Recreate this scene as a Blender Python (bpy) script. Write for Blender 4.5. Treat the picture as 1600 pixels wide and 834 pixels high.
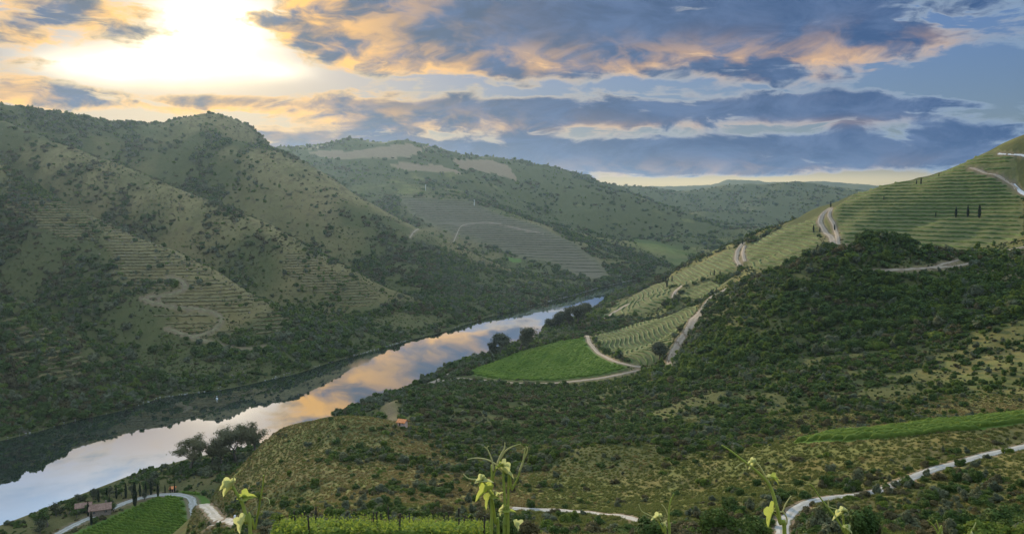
import bpy, math, random
import numpy as np
from mathutils import Vector, Matrix, noise as mnoise

# ---------------------------------------------------------------- scene reset
for o in list(bpy.data.objects):
    bpy.data.objects.remove(o)
scene = bpy.context.scene
COL = scene.collection
RNG = np.random.default_rng(7)
random.seed(7)
R = math.radians

# ---------------------------------------------------------------- camera
EYE = np.array([0.0, 0.0, 160.0])            # 160 m above the river
FPX, CU, CV, PITCH = 1256.0, 800.0, 417.0, math.atan(97.0 / 1256.0)
cam_d = bpy.data.cameras.new('camera')
cam = bpy.data.objects.new('camera', cam_d)
COL.objects.link(cam)
cam.location = EYE
cam.rotation_euler = (math.pi / 2 - PITCH, 0, 0)
cam_d.sensor_width = 36.0
cam_d.lens = 36.0 * FPX / 1600.0
cam_d.clip_start = 0.05
cam_d.clip_end = 60000
scene.camera = cam

# ---------------------------------------------------------------- render / exposure
scene.render.engine = 'CYCLES'
scene.cycles.use_denoising = True
scene.cycles.max_bounces = 6
scene.cycles.diffuse_bounces = 2
scene.cycles.glossy_bounces = 2
scene.cycles.transmission_bounces = 3
scene.cycles.transparent_max_bounces = 6
scene.cycles.volume_bounces = 1
scene.cycles.caustics_reflective = False
scene.cycles.caustics_refractive = False
scene.view_settings.view_transform = 'Standard'
scene.view_settings.look = 'None'
scene.view_settings.exposure = 0.40
scene.view_settings.gamma = 1.0
scene.view_settings.use_curve_mapping = False


# a small wrapper that lets node maths be written as expressions
class NX:
    def __init__(s, nt, sock):
        s.nt, s.s = nt, sock

    def _m(s, op, *o, clamp=False):
        n = s.nt.nodes.new('ShaderNodeMath')
        n.operation = op
        n.use_clamp = clamp
        for i, x in enumerate((s,) + o):
            if isinstance(x, NX):
                s.nt.links.new(x.s, n.inputs[i])
            else:
                n.inputs[i].default_value = x
        return NX(s.nt, n.outputs[0])

    def __add__(s, o): return s._m('ADD', o)
    __radd__ = __add__
    def __sub__(s, o): return s._m('SUBTRACT', o)
    def __rsub__(s, o): return (s * -1.0) + o
    def __mul__(s, o): return s._m('MULTIPLY', o)
    __rmul__ = __mul__
    def __truediv__(s, o): return s._m('DIVIDE', o)
    def __rtruediv__(s, o):
        return (s * 0.0 + o)._m('DIVIDE', s)
    def pow(s, o): return s._m('POWER', o)
    def max(s, o): return s._m('MAXIMUM', o)
    def min(s, o): return s._m('MINIMUM', o)
    def atan2(s, o): return s._m('ARCTAN2', o)
    def exp(s): return s._m('EXPONENT')
    def clamp(s): return s._m('ADD', 0.0, clamp=True)

    def ss(s, a, b):
        n = s.nt.nodes.new('ShaderNodeMapRange')
        n.interpolation_type = 'SMOOTHSTEP'
        s.nt.links.new(s.s, n.inputs['Value'])
        n.inputs['From Min'].default_value = a
        n.inputs['From Max'].default_value = b
        return NX(s.nt, n.outputs['Result'])


def vcomb(nt, x, y, z):
    n = nt.nodes.new('ShaderNodeCombineXYZ')
    for i, v in enumerate((x, y, z)):
        if isinstance(v, NX):
            nt.links.new(v.s, n.inputs[i])
        else:
            n.inputs[i].default_value = v
    return NX(nt, n.outputs[0])


def vmul(v, xyz):
    n = v.nt.nodes.new('ShaderNodeVectorMath')
    n.operation = 'MULTIPLY'
    v.nt.links.new(v.s, n.inputs[0])
    n.inputs[1].default_value = xyz
    return NX(v.nt, n.outputs[0])


def vdist(v, xyz):
    n = v.nt.nodes.new('ShaderNodeVectorMath')
    n.operation = 'DISTANCE'
    v.nt.links.new(v.s, n.inputs[0])
    n.inputs[1].default_value = xyz
    return NX(v.nt, n.outputs['Value'])


def sep(v):
    n = v.nt.nodes.new('ShaderNodeSeparateXYZ')
    v.nt.links.new(v.s, n.inputs[0])
    return [NX(v.nt, n.outputs[i]) for i in range(3)]


def noise(v, scale, detail=4.0, rough=0.5, dist=0.0):
    n = v.nt.nodes.new('ShaderNodeTexNoise')
    v.nt.links.new(v.s, n.inputs['Vector'])
    n.inputs['Scale'].default_value = scale
    n.inputs['Detail'].default_value = detail
    n.inputs['Roughness'].default_value = rough
    n.inputs['Distortion'].default_value = dist
    return NX(v.nt, n.outputs['Fac'])


def mix(nt, fac, a, b, mode='MIX'):
    n = nt.nodes.new('ShaderNodeMix')
    n.data_type = 'RGBA'
    n.blend_type = mode
    n.clamp_factor = True
    for key, v in ((0, fac), (6, a), (7, b)):
        if isinstance(v, NX):
            nt.links.new(v.s, n.inputs[key])
        elif isinstance(v, (tuple, list)):
            n.inputs[key].default_value = tuple(v) + (1.0,) * (4 - len(v))
        else:
            n.inputs[key].default_value = v
    return NX(nt, n.outputs[2])


def pix_dir(u, v):
    x, y = (u - CU) / FPX, -(v - CV) / FPX
    c, s = math.cos(PITCH), math.sin(PITCH)
    return np.array([x, c + y * s, -s + y * c])


def pix_azel(u, v):
    d = pix_dir(u, v)
    return math.atan2(d[0], d[1]), math.asin(d[2] / np.linalg.norm(d))


# ---------------------------------------------------------------- sky
SUN_AZ, SUN_EL = pix_azel(300, 60)
world = bpy.data.worlds.new('World')
scene.world = world
world.use_nodes = True
wt = world.node_tree
wt.nodes.clear()
w_out = wt.nodes.new('ShaderNodeOutputWorld')
w_bg = wt.nodes.new('ShaderNodeBackground')
wt.links.new(w_bg.outputs[0], w_out.inputs[0])
sky = wt.nodes.new('ShaderNodeTexSky')
sky.sky_type = 'NISHITA'
sky.sun_disc = False
sky.sun_elevation = SUN_EL
sky.sun_rotation = SUN_AZ
sky.altitude = 200
sky.air_density = 1.3
sky.dust_density = 1.2
sky.ozone_density = 3.0
SKY_STRENGTH = 0.11
w_bg.inputs['Strength'].default_value = SKY_STRENGTH
K = 1.0 / SKY_STRENGTH
tc = wt.nodes.new('ShaderNodeTexCoord')
D = NX(wt, tc.outputs['Generated'])
dx, dy, dz = sep(D)
az = dx.atan2(dy)
el = dz._m('ARCSINE')
dome = dz.max(0.0) + 0.13
plane = vcomb(wt, dx / dome, dy / dome, 0.0)
angle_v = vcomb(wt, az, el, 0.0)
n_big = noise(plane, 1.15, 9.0, 0.56, 0.25)
n_streak = noise(vmul(angle_v, (4.6, 17.0, 1.0)), 1.0, 7.0, 0.55, 0.3)
n_fine = noise(vmul(angle_v, (12.0, 30.0, 1.0)), 1.0, 8.0, 0.66, 0.6)


def bump(u, v, su, sv, amp):
    """a soft elliptical swelling (or gap) of the cloud deck at a sky direction"""
    a, e = pix_azel(u, v)
    sa, se = su / FPX, sv / FPX
    q = vdist(vmul(angle_v, (1 / sa, 1 / se, 0.0)), (a / sa, e / se, 0.0))
    return (q * q * -0.5).exp() * amp


def bumps(rows):
    t = None
    for r_ in rows:
        b = bump(*r_)
        t = b if t is None else t + b
    return t


CLOUDS = [(330, 30, 95, 60, -.42), (190, 112, 105, 24, -.40), (430, 112, 70, 18, -.30), (600, 130, 140, 10, -.20),
          (720, 40, 230, 42, .22), (1150, 15, 360, 42, .25), (520, 50, 70, 34, .16), (900, 85, 260, 26, .14), (95, 62, 120, 22, .16), (160, 20, 110, 16, .14),
          (850, 174, 430, 20, .21), (1150, 180, 300, 16, .10), (250, 153, 210, 9, .20), (1330, 165, 170, 12, .12), (800, 240, 560, 24, .25), (950, 268, 400, 10, .12),
          (1330, 238, 260, 20, .20), (1090, 206, 230, 7, -.16), (1570, 180, 80, 30, -.26), (1530, 95, 70, 30, -.16), (1180, 140, 330, 9, -.16),
          (1180, 285, 230, 8, -.42), (980, 128, 120, 8, -.12), (190, 184, 170, 8, -.24),
          (470, 222, 90, 18, .16), (1450, 268, 120, 10, -.15), (20, 115, 70, 18, .1), (1300, 60, 160, 16, .10), (500, 0, 90, 30, .14)]
warp_n = noise(vmul(angle_v, (7.0, 16.0, 1.0)), 1.0, 3.0, 0.5)
lumps = noise(vcomb(wt, az * 15.0 + warp_n * 2.0, el * 30.0 + warp_n * 1.6, 0.0), 1.0, 6.0, 0.55, 0.1)
cover = n_big * 0.30 + n_streak * 0.66 + n_fine * 0.46 + lumps * 0.74 - 0.53 + bumps(CLOUDS)
rifts = noise(vcomb(wt, az * 8.0 + warp_n * 1.2, el * 64.0 + az * 4.0 + warp_n * 3.0, 2.7), 1.0, 6.0, 0.58, 0.0)
cover = cover - rifts.ss(0.54, 0.72) * 0.20 + rifts.ss(0.48, 0.30) * 0.08
dens = cover.ss(0.45, 0.60)
thick = cover.ss(0.50, 0.72)
# nearness to the veiled sun
sd = (math.sin(SUN_AZ) * math.cos(SUN_EL), math.cos(SUN_AZ) * math.cos(SUN_EL), math.sin(SUN_EL))
sdist = vdist(D, sd)
g_wide = (sdist * sdist * (-0.5 / 0.36 ** 2)).exp()
g_mid = (sdist * sdist * (-0.5 / 0.16 ** 2)).exp()
g_core = (bumps([(335, 26, 52, 34, .8), (175, 104, 54, 14, .65), (310, 92, 62, 20, .6), (430, 110, 34, 9, .3)]) * (lumps * 1.3 + 0.35)).min(1.1)
WARM = [(880, 100, 330, 20, .85), (490, 95, 110, 40, .8), (1290, 90, 130, 22, .6), (90, 90, 150, 60, .8), (1230, 283, 250, 10, .6),
        (300, 174, 260, 9, .8), (1000, 200, 260, 6, .5), (560, 192, 160, 10, .35), (1000, 268, 330, 12, .3), (250, 15, 120, 25, .6), (500, -10, 110, 45, 1.0)]
warm = (bumps(WARM) + g_mid * 0.4) * lumps.ss(0.62, 0.36)
clear = NX(wt, sky.outputs['Color'])
bw = wt.nodes.new('ShaderNodeRGBToBW')
wt.links.new(clear.s, bw.inputs[0])
soft = 1.0 / (NX(wt, bw.outputs[0]) * (1.9 / K) + 1.0)          # aureole toned by thin cloud in front of it
clear = mix(wt, 1.0, clear, vcomb(wt, soft * 0.62, soft * 0.75, soft * 1.24), 'MULTIPLY')
thin_c = mix(wt, g_wide, (.19 * K, .28 * K, .40 * K), (.60 * K, .46 * K, .26 * K))
core_c = mix(wt, g_wide, (.022 * K, .066 * K, .175 * K), (.095 * K, .122 * K, .165 * K))
core_c = mix(wt, n_fine.ss(0.68, 0.30) * 0.70, core_c, (.10 * K, .155 * K, .28 * K))
cloud = mix(wt, thick, thin_c, core_c)
warm_c = mix(wt, g_wide, (.58 * K, .36 * K, .20 * K), (.90 * K, .50 * K, .14 * K))
cloud = mix(wt, warm * (1.0 - thick * 0.35), cloud, warm_c)
clear = mix(wt, bump(1180, 286, 260, 10, .6), clear, (.72 * K, .56 * K, .26 * K))
sky_c = mix(wt, dens, clear, cloud)
glow = vcomb(wt, (g_mid * 0.30 + g_core * 1.5) * K, (g_mid * 0.19 + g_core * 1.34) * K, (g_mid * 0.04 + g_core * .90) * K)
# towards the zenith the deck thins to a bright high veil
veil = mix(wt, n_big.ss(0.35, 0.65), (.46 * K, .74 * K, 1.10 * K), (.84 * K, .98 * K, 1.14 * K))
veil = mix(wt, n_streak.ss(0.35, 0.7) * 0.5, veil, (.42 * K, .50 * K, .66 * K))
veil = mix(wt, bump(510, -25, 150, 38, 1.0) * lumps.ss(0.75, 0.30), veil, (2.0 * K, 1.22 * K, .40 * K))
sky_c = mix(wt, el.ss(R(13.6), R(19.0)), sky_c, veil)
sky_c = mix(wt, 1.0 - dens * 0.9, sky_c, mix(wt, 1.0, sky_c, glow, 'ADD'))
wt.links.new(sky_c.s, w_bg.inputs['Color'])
world.cycles.sampling_method = 'MANUAL'
world.cycles.sample_map_resolution = 1024

# ---------------------------------------------------------------- sun, veiled by thin cloud
sun_d = bpy.data.lights.new('sun', 'SUN')
sun_d.energy = 5.0
sun_d.angle = R(3)
sun_d.color = (1.0, 0.82, 0.58)
sun = bpy.data.objects.new('sun', sun_d)
COL.objects.link(sun)
sun.rotation_euler = Vector(sd).to_track_quat('Z', 'Y').to_euler()
# ---------------------------------------------------------------- numeric helpers
def hash2(ix, iy, s):
    h = (ix.astype(np.int64) * 374761393 + iy.astype(np.int64) * 668265263 + s * 974634777) & 0xFFFFFFFF
    h = ((h ^ (h >> 13)) * 1274126177) & 0xFFFFFFFF
    return ((h ^ (h >> 16)) & 0xFFFFFF) / float(0xFFFFFF)


def vnoise(x, y, s=0):
    ix, iy = np.floor(x), np.floor(y)
    fx, fy = x - ix, y - iy
    fx, fy = fx * fx * fx * (fx * (fx * 6 - 15) + 10), fy * fy * fy * (fy * (fy * 6 - 15) + 10)
    a, b = hash2(ix, iy, s), hash2(ix + 1, iy, s)
    c, d = hash2(ix, iy + 1, s), hash2(ix + 1, iy + 1, s)
    return (a * (1 - fx) + b * fx) * (1 - fy) + (c * (1 - fx) + d * fx) * fy


def fbm(x, y, wl, octv=4, s=0, gain=0.5):
    """fractal noise, about -1..1, longest wave wl metres"""
    t, amp, tot = 0.0, 1.0, 0.0
    for k in range(octv):
        c, sn = math.cos(k * 1.1 + s), math.sin(k * 1.1 + s)
        xx, yy = (x * c - y * sn) / wl, (x * sn + y * c) / wl
        t = t + amp * (vnoise(xx + 17.3 * k, yy - 9.1 * k, s + k) * 2 - 1)
        tot += amp
        amp *= gain
        wl *= 0.5
    return t / tot * 1.5


def sstep(x, a, b):
    t = np.clip((x - a) / (b - a), 0, 1)
    return t * t * (3 - 2 * t)


def in_poly(x, y, poly):
    x, y = np.asarray(x, float), np.asarray(y, float)
    res = np.zeros(x.shape, bool)
    n = len(poly)
    for i in range(n):
        x0, y0 = poly[i][:2]
        x1, y1 = poly[(i + 1) % n][:2]
        if y0 == y1:
            continue
        c = ((y0 > y) != (y1 > y)) & (x < (x1 - x0) * (y - y0) / (y1 - y0) + x0)
        res ^= c
    return res


def dist_line(x, y, pts):
    """distance to a polyline in plan"""
    best = np.full(np.shape(x), 1e9)
    for (a, b) in zip(pts[:-1], pts[1:]):
        vx, vy = b[0] - a[0], b[1] - a[1]
        L = vx * vx + vy * vy + 1e-9
        t = np.clip(((x - a[0]) * vx + (y - a[1]) * vy) / L, 0, 1)
        best = np.minimum(best, np.hypot(x - a[0] - t * vx, y - a[1] - t * vy))
    return best


# ---------------------------------------------------------------- terrain survey points
CTRL = []


def cp(x, y, z):
    CTRL.append((x, y, z))


def sight(u, v, depth):
    """survey a hill point sighted from the viewpoint at a known distance"""
    d = pix_dir(u, v)
    p = EYE + d * (depth / d[1])
    CTRL.append(tuple(p))


def water_pt(u, v):
    d = pix_dir(u, v)
    t = -EYE[2] / d[2]
    return (EYE[0] + d[0] * t, EYE[1] + d[1] * t)


FAR_SHORE = [(-1100, -900), (-900, -450), (-720, -60), (-580, 230), (-440, 420)] + \
    [water_pt(*p) for p in ((0, 687), (60, 672), (120, 655), (200, 637), (245, 622), (310, 612), (420, 592), (500, 570), (560, 553),
                            (640, 530), (720, 508), (760, 495), (830, 477), (900, 460), (945, 447), (985, 438))] + \
    [(330, 1775), (430, 1800), (620, 1840), (900, 1870), (1400, 1890)]
NEAR_SHORE = [(-900, -1000), (-700, -500), (-540, -120), (-420, 110), (-310, 290), (-262, 372), (-240, 425), (-222, 468), (-198, 500),
              (-160, 540), (-134, 580), (-118, 630), (-106, 672)] + \
    [water_pt(*p) for p in ((662, 597), (740, 563), (790, 545), (850, 521), (890, 502), (930, 479), (965, 461), (1000, 449))] + \
    [(330, 1602), (450, 1640), (640, 1680), (900, 1700), (1400, 1720)]


def resample(pts, n):
    p = np.array([q[:2] for q in pts], float)
    s = np.r_[0, np.cumsum(np.hypot(*np.diff(p, axis=0).T))]
    t = np.linspace(0, s[-1], n)
    return np.c_[np.interp(t, s, p[:, 0]), np.interp(t, s, p[:, 1])]


for p in FAR_SHORE:
    cp(p[0], p[1], 0.6)
for p in NEAR_SHORE:
    cp(p[0], p[1], 0.6)
fa, na = resample(FAR_SHORE, 40), resample(NEAR_SHORE, 160)
for p in fa:
    q = na[np.argmin(np.hypot(na[:, 0] - p[0], na[:, 1] - p[1]))]
    cp(*(p * .5 + q * .5), -12)
    cp(*(p * .8 + q * .2), -5)
    cp(*(p * .2 + q * .8), -5)

# far bank: spurs running down to the river, gullies between them
SPUR0 = [(-398, 715, 52), (-481, 756, 77), (-657, 844, 130), (-925, 978, 225)]
SPUR1 = [(-253, 906, 40), (-359, 959, 84), (-490, 1024, 122), (-612, 1085, 166), (-728, 1144, 223), (-970, 1264, 300), (-1238, 1398, 370)]
SPUR2 = [(-182, 1145, 41), (-280, 1190, 84), (-375, 1241, 130), (-484, 1296, 168), (-620, 1370, 205), (-760, 1440, 250), (-950, 1530, 310)]
SPUR3 = [(28, 1536, 27), (-63, 1581, 59), (-195, 1647, 112), (-327, 1713, 175), (-454, 1777, 252), (-590, 1845, 292), (-800, 1900, 330)]
GULLY = [(-364, 735, 20), (-454, 779, 46), (-588, 846, 92), (-811, 958, 170), (-227, 959, 18), (-332, 1011, 42), (-462, 1076, 76),
         (-585, 1137, 116), (-764, 1227, 185), (-1032, 1361, 290), (-166, 1215, 26), (-300, 1282, 60), (-479, 1372, 115),
         (-702, 1483, 195), (-926, 1595, 280), (70, 1650, 14), (4, 1690, 30), (-175, 1790, 76), (-398, 1893, 150), (-622, 2010, 215)]
GULLY = [(x, y, z * .60) for x, y, z in GULLY]


def along(pts, step=34.0):
    """survey points strung evenly along a ridge or gully line"""
    P = np.array(pts, float)
    s_ = np.r_[0, np.cumsum(np.hypot(*np.diff(P[:, :2], axis=0).T))]
    for t in np.linspace(0, s_[-1], max(2, int(s_[-1] / step))):
        cp(*[float(np.interp(t, s_, P[:, k])) for k in range(3)])


along([(-330, 681, 16)] + SPUR0)
along([(-203, 880, 20)] + SPUR1)
along([(-118, 1112, 18)] + SPUR2)
along([(72, 1515, 14)] + SPUR3)
for a_, b_ in ((0, 4), (4, 10), (10, 15), (15, 20)):
    along(GULLY[a_:b_])
for p in ((0, 165, 1750), (70, 181, 1800), (140, 187, 1850), (200, 195, 1900), (260, 195, 1950), (300, 183, 1950), (340, 195, 1960),
          (370, 215, 1990), (410, 237, 2050), (445, 262, 2150), (-100, 150, 1700), (-250, 130, 1650)):
    sight(*p)
for x, y, z in ((-1400, 2400, 220), (-1000, 2500, 200), (-600, 2500, 190), (-1800, 1800, 330), (-1500, 700, 330), (-1300, 200, 260),
                (-1500, -300, 300), (-1000, 450, 190), (-1200, 1000, 300), (-800, 600, 130), (-720, 320, 70), (-900, 100, 80)):
    cp(x, y, z)
# steep foot of the far bank, and the noses of its spurs
_fs = resample(FAR_SHORE, 60)
for k in range(1, 59):
    t_ = _fs[k + 1] - _fs[k - 1]
    t_ = t_ / np.hypot(*t_)
    if -300 < _fs[k][1] < 1790:
        q_ = _fs[k] + np.array([-t_[1], t_[0]]) * 26
        cp(q_[0], q_[1], 9.0)
# terraced spur beyond the far bend, and the hills behind
for p in ((975, 420, 1790), (960, 411, 1840), (900, 376, 2030), (850, 351, 2180), (740, 311, 2430), (640, 290, 2640), (560, 276, 2800),
          (800, 395, 1960), (700, 345, 2180), (620, 320, 2350), (850, 405, 1860),
          (1050, 412, 2040), (1100, 394, 2300), (1160, 376, 2520), (1020, 388, 2300), (1150, 358, 2750), (1080, 368, 2600), (960, 398, 2150),
          (980, 303, 3300), (1030, 330, 3120), (1100, 357, 2930), (1165, 376, 2750), (830, 310, 3200), (900, 331, 3000), (960, 368, 2720),
          (850, 346, 2700), (760, 312, 2850),
          (425, 236, 3300), (500, 226, 3500), (545, 210, 3600), (580, 213, 3600), (640, 211, 3600), (700, 232, 3600), (770, 247, 3600),
          (830, 262, 3700), (880, 266, 4000), (920, 276, 4100), (965, 290, 4300), (600, 258, 3100), (700, 270, 3100), (760, 288, 3050),
          (520, 262, 3000), (1000, 288, 5000), (1050, 296, 5000), (1100, 294, 5000), (1150, 290, 5000), (1190, 294, 5000), (1240, 288, 5000),
          (1300, 297, 4800), (1350, 301, 4800), (1420, 310, 4800), (1100, 328, 4000), (1200, 338, 4000), (1250, 318, 4300),
          (1180, 366, 3300), (1110, 287, 8500), (1140, 281, 8500), (1170, 290, 8500), (1210, 292, 8500), (1255, 284, 8500),
          (1310, 289, 8500), (1350, 297, 8500), (1390, 302, 8500), (1600, 296, 8500), (1450, 300, 8500), (960, 296, 8500)):
    sight(*p)
for x, y, z in ((-2500, 3600, 300), (-3500, 2500, 400), (-600, 4600, 250), (300, 5200, 200), (700, 3600, 100), (1200, 6300, 170),
                (2400, 6200, 170), (0, 6500, 200), (-2500, 6000, 250), (3000, 4200, 200), (3000, 2600, 250), (-5000, 0, 400),
                (-3000, -3000, 400), (0, -4000, 400), (4000, -2000, 400), (5000, 1500, 400), (-7000, 6500, 250), (7500, 6500, 250),
                (0, 9400, 150), (3000, 9400, 150), (-3000, 9400, 150), (1400, 2600, 120), (300, 2560, 62), (420, 2950, 42), (120, 3050, 120), (900, 4300, 90), (450, 4450, 130), (1350, 3950, 55), (700, 4000, 90), (-150, 2950, 190), (1000, 2300, 60), (700, 2100, 30), (2000, 2000, 180)):
    cp(x, y, z)
# near bank: terraced hill on the right
for p in ((1300, 385, 900), (1295, 374, 950), (1287, 331, 1110), (1330, 306, 1150), (1400, 293, 1120), (1440, 285, 1080),
          (1520, 255, 1000), (1600, 222, 950), (1720, 175, 900), (1450, 350, 930), (1580, 300, 900), (1600, 350, 830), (1600, 400, 720),
          (1500, 400, 780), (1440, 402, 810), (1230, 351, 1180), (1160, 380, 1250), (1100, 405, 1320), (1050, 430, 1380), (1150, 430, 950),
          (1100, 440, 1050), (1050, 450, 1150), (1000, 470, 1110), (1200, 402, 1010), (960, 485, 1100), (1200, 430, 860)):
    sight(*p)
for x, y, z in ((600, 1560, 70), (480, 1520, 50), (360, 1490, 24), (900, 1500, 120), (820, 1300, 165), (1100, 1200, 230), (1200, 800, 300),
                (900, 600, 200), (700, 1320, 120)):
    cp(x, y, z)
# dark scrub hill with the steep track up its left edge
for p in ((1045, 572, 655), (1062, 535, 690), (1092, 490, 740), (1140, 452, 780), (1180, 438, 750), (1220, 424, 715), (1300, 394, 665),
          (1350, 381, 655), (1390, 374, 650), (1440, 392, 650), (1500, 425, 610), (1600, 440, 560), (1300, 550, 540), (1150, 600, 480),
          (1500, 550, 470), (1450, 620, 390), (1250, 640, 405), (1600, 600, 385), (1070, 600, 550), (1120, 520, 640), (1200, 500, 610),
          (1400, 470, 580), (1500, 480, 540), (1600, 510, 470), (1000, 640, 480), (900, 640, 500), (800, 640, 500), (700, 620, 560),
          (620, 640, 480), (900, 603, 620), (760, 594, 668), (860, 596, 652), (950, 586, 668), (1018, 576, 678), (745, 573, 735),
          (820, 547, 825), (920, 525, 885), (985, 572, 690), (870, 565, 745), (1080, 480, 960), (1000, 503, 970), (1040, 530, 800),
          (880, 503, 1030), (700, 597, 655), (650, 610, 610)):
    sight(*p)
# gully between the scrub hill and the viewpoint's own hill
for p in ((627, 668, 425), (700, 696, 385), (780, 712, 370), (850, 708, 365), (1000, 706, 325), (1150, 704, 295), (1300, 700, 285),
          (1450, 692, 285), (1600, 682, 290), (580, 672, 470)):
    sight(*p)
cp(-112, 560, 5)
# viewpoint hill
for p in ((430, 684, 340), (480, 668, 325), (520, 661, 320), (570, 660, 325), (640, 688, 300), (720, 713, 275), (800, 735, 255), (850, 714, 262),
          (950, 694, 262), (1050, 696, 250), (1150, 701, 232), (1230, 697, 212), (1300, 684, 206), (1400, 680, 200), (1500, 668, 195),
          (1600, 657, 190), (1240, 800, 140), (1300, 778, 146), (1370, 768, 152), (1450, 735, 160), (1520, 715, 168), (1600, 697, 176),
          (1220, 834, 126), (970, 803, 150), (830, 797, 166), (600, 800, 150), (450, 790, 172), (600, 750, 222), (480, 730, 262),
          (350, 762, 320), (350, 806, 345), (400, 800, 232), (440, 760, 240), (700, 770, 200), (1100, 760, 195), (900, 750, 215), (1000, 834, 125),
          (1400, 834, 122), (1500, 790, 132), (1600, 760, 140), (760, 834, 120), (1300, 730, 180),
          (1450, 700, 180), (1600, 672, 182), (1700, 652, 185)):
    sight(*p)
# flat river terrace with the small vineyard and the house
for x, y, z in ((-205, 400, 7), (-180, 425, 8), (-150, 395, 9), (-195, 440, 5), (-170, 460, 5), (-150, 440, 9), (-140, 380, 13),
                (-225, 395, 4.5), (-210, 350, 7), (-180, 360, 7.5), (-150, 350, 10), (-190, 480, 3), (-150, 505, 6), (-120, 480, 22),
                (-235, 340, 6)):
    cp(x, y, z)
for x, y, z in ((0, 0, 158.3), (0, 5, 156.4), (0, 15, 152), (-8, 30, 146.5), (-8, 38, 143.2), (-14, 36, 143.6), (12, 32, 144.6), (0, 55, 136), (0, 85, 124), (30, 60, 134),
                (-30, 60, 130), (60, 80, 128), (40, 20, 150), (-30, 20, 147), (-60, 60, 122), (-110, 120, 92), (-130, 200, 66), (-70, 130, 95), (-46, 100, 112), (-92, 200, 66), (-118, 250, 42), (-60, 100, 106),
                (-150, 290, 20), (-230, 200, 40), (-250, 60, 70), (0, -30, 168), (0, -200, 215), (200, -300, 270), (-200, -150, 150),
                (150, 30, 148), (250, 120, 140), (400, 200, 150), (350, 350, 100), (600, 300, 190), (600, -100, 260), (-400, -400, 130),
                (5, 3, 158), (-5, 3, 156.8), (1, 0, 158.4), (-1, 0, 158.0), (0, 1.4, 157.8), (0, -1.4, 158.7), (5, -4, 160), (-5, -4, 158), (-14, 6, 154), (14, 6, 156)):
    cp(x, y, z)

C = np.array(CTRL)


def warp(x, y):
    r = np.hypot(x, y)
    return np.arctan2(x, y), np.log(np.maximum(r, 0.5))


def rbf_k(d2):
    return np.sqrt(d2 + 0.018 ** 2)


ca, cl = warp(C[:, 0], C[:, 1])
_keep = []
for i in range(len(C)):
    if all((ca[i] - ca[j]) ** 2 + (cl[i] - cl[j]) ** 2 > 0.012 ** 2 for j in _keep):
        _keep.append(i)
C, ca, cl = C[_keep], ca[_keep], cl[_keep]
n0 = len(C)
# behind the viewpoint the bearings wrap round: repeat those points
wrap = [i for i in range(n0) if abs(ca[i]) > 1.9]
ca2 = np.r_[ca, [ca[i] - math.copysign(2 * math.pi, ca[i]) for i in wrap]]
cl2 = np.r_[cl, cl[wrap]]
cz2 = np.r_[C[:, 2], C[wrap, 2]]
A = rbf_k((ca2[:, None] - ca2[None]) ** 2 + (cl2[:, None] - cl2[None]) ** 2)
A[np.diag_indices(len(A))] -= 0.0012          # a touch of smoothing
W = np.linalg.solve(np.block([[A, np.ones((len(A), 1))], [np.ones((1, len(A))), np.zeros((1, 1))]]), np.r_[cz2, 0.0])


def base_height(x, y):
    sh = np.shape(x)
    a, l = warp(np.ravel(x), np.ravel(y))
    out = np.empty(len(a))
    for i in range(0, len(a), 20000):
        aa, ll = a[i:i + 20000], l[i:i + 20000]
        out[i:i + 20000] = rbf_k((aa[:, None] - ca2) ** 2 + (ll[:, None] - cl2) ** 2) @ W[:-1] + W[-1]
    return out.reshape(sh)


AZ = np.r_[np.linspace(-180, -50, 60, endpoint=False), np.arange(-50, 42, 0.115), np.linspace(42, 180, 60, endpoint=False)]
AZ = np.radians(AZ)


def geo(a, b, k):
    n = int(math.log(b / a) / k)
    return list(np.exp(np.linspace(math.log(a), math.log(b), n, endpoint=False)))


RR = np.array(geo(0.8, 15, 0.06) + geo(15, 120, 0.018) + geo(120, 1500, 0.0068) + geo(1500, 4300, 0.0085) + geo(4300, 9600, 0.02) + [9600.0])
LR = np.log(RR)
GA, GR = np.meshgrid(AZ, RR)
GX, GY = GR * np.sin(GA), GR * np.cos(GA)
GZ = base_height(GX, GY)
away = sstep(GR, 60, 420)
land = sstep(GZ, 1.5, 26)
flat_w = np.exp(-((GX + 185) ** 2 + (GY - 420) ** 2) / (2 * 70 ** 2))            # the river terrace stays level
slope_noise = fbm(GX, GY, 150, 5, 3) * 7.0 + fbm(GX, GY, 48, 3, 13) * 2.4 * sstep(GR, 500, 900) + fbm(GX, GY, 460, 3, 11) * 8.0
far_noise = fbm(GX, GY, 520, 5, 5) * 26.0 * sstep(GR, 2100, 3600)
leftb = (GX < GY * 0.46 - 330) & (GR < 2300)
slope_noise = np.where(leftb, slope_noise * .45, slope_noise)
gul = (1 - np.abs(fbm(GX + 40 * fbm(GX, GY, 200, 2, 9), GY, 210, 3, 21))) * -5.0 + 2.5
GZ = GZ + land * (1 - flat_w) * (away * slope_noise * (0.55 + 0.45 * sstep(GR, 700, 1300)) + far_noise + gul * sstep(GR, 450, 1100)
                                 + fbm(GX, GY, 22, 3, 31) * 0.55 * sstep(GR, 40, 150))

FLAT = [(-236, 345), (-165, 332), (-114, 360), (-106, 398), (-126, 436), (-165, 452), (-190, 458), (-214, 436), (-228, 400)]
_fm = in_poly(GX, GY, FLAT).astype(float)
for _ in range(2):                                     # soft edge
    _fm[2:-2, 6:-6] = (_fm[:-4, 6:-6] + _fm[4:, 6:-6] + _fm[2:-2, :-12] + _fm[2:-2, 12:] + _fm[2:-2, 6:-6]) / 5
GZ = GZ * (1 - _fm) + (6.5 + .02 * (GX + 200)) * _fm


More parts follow.
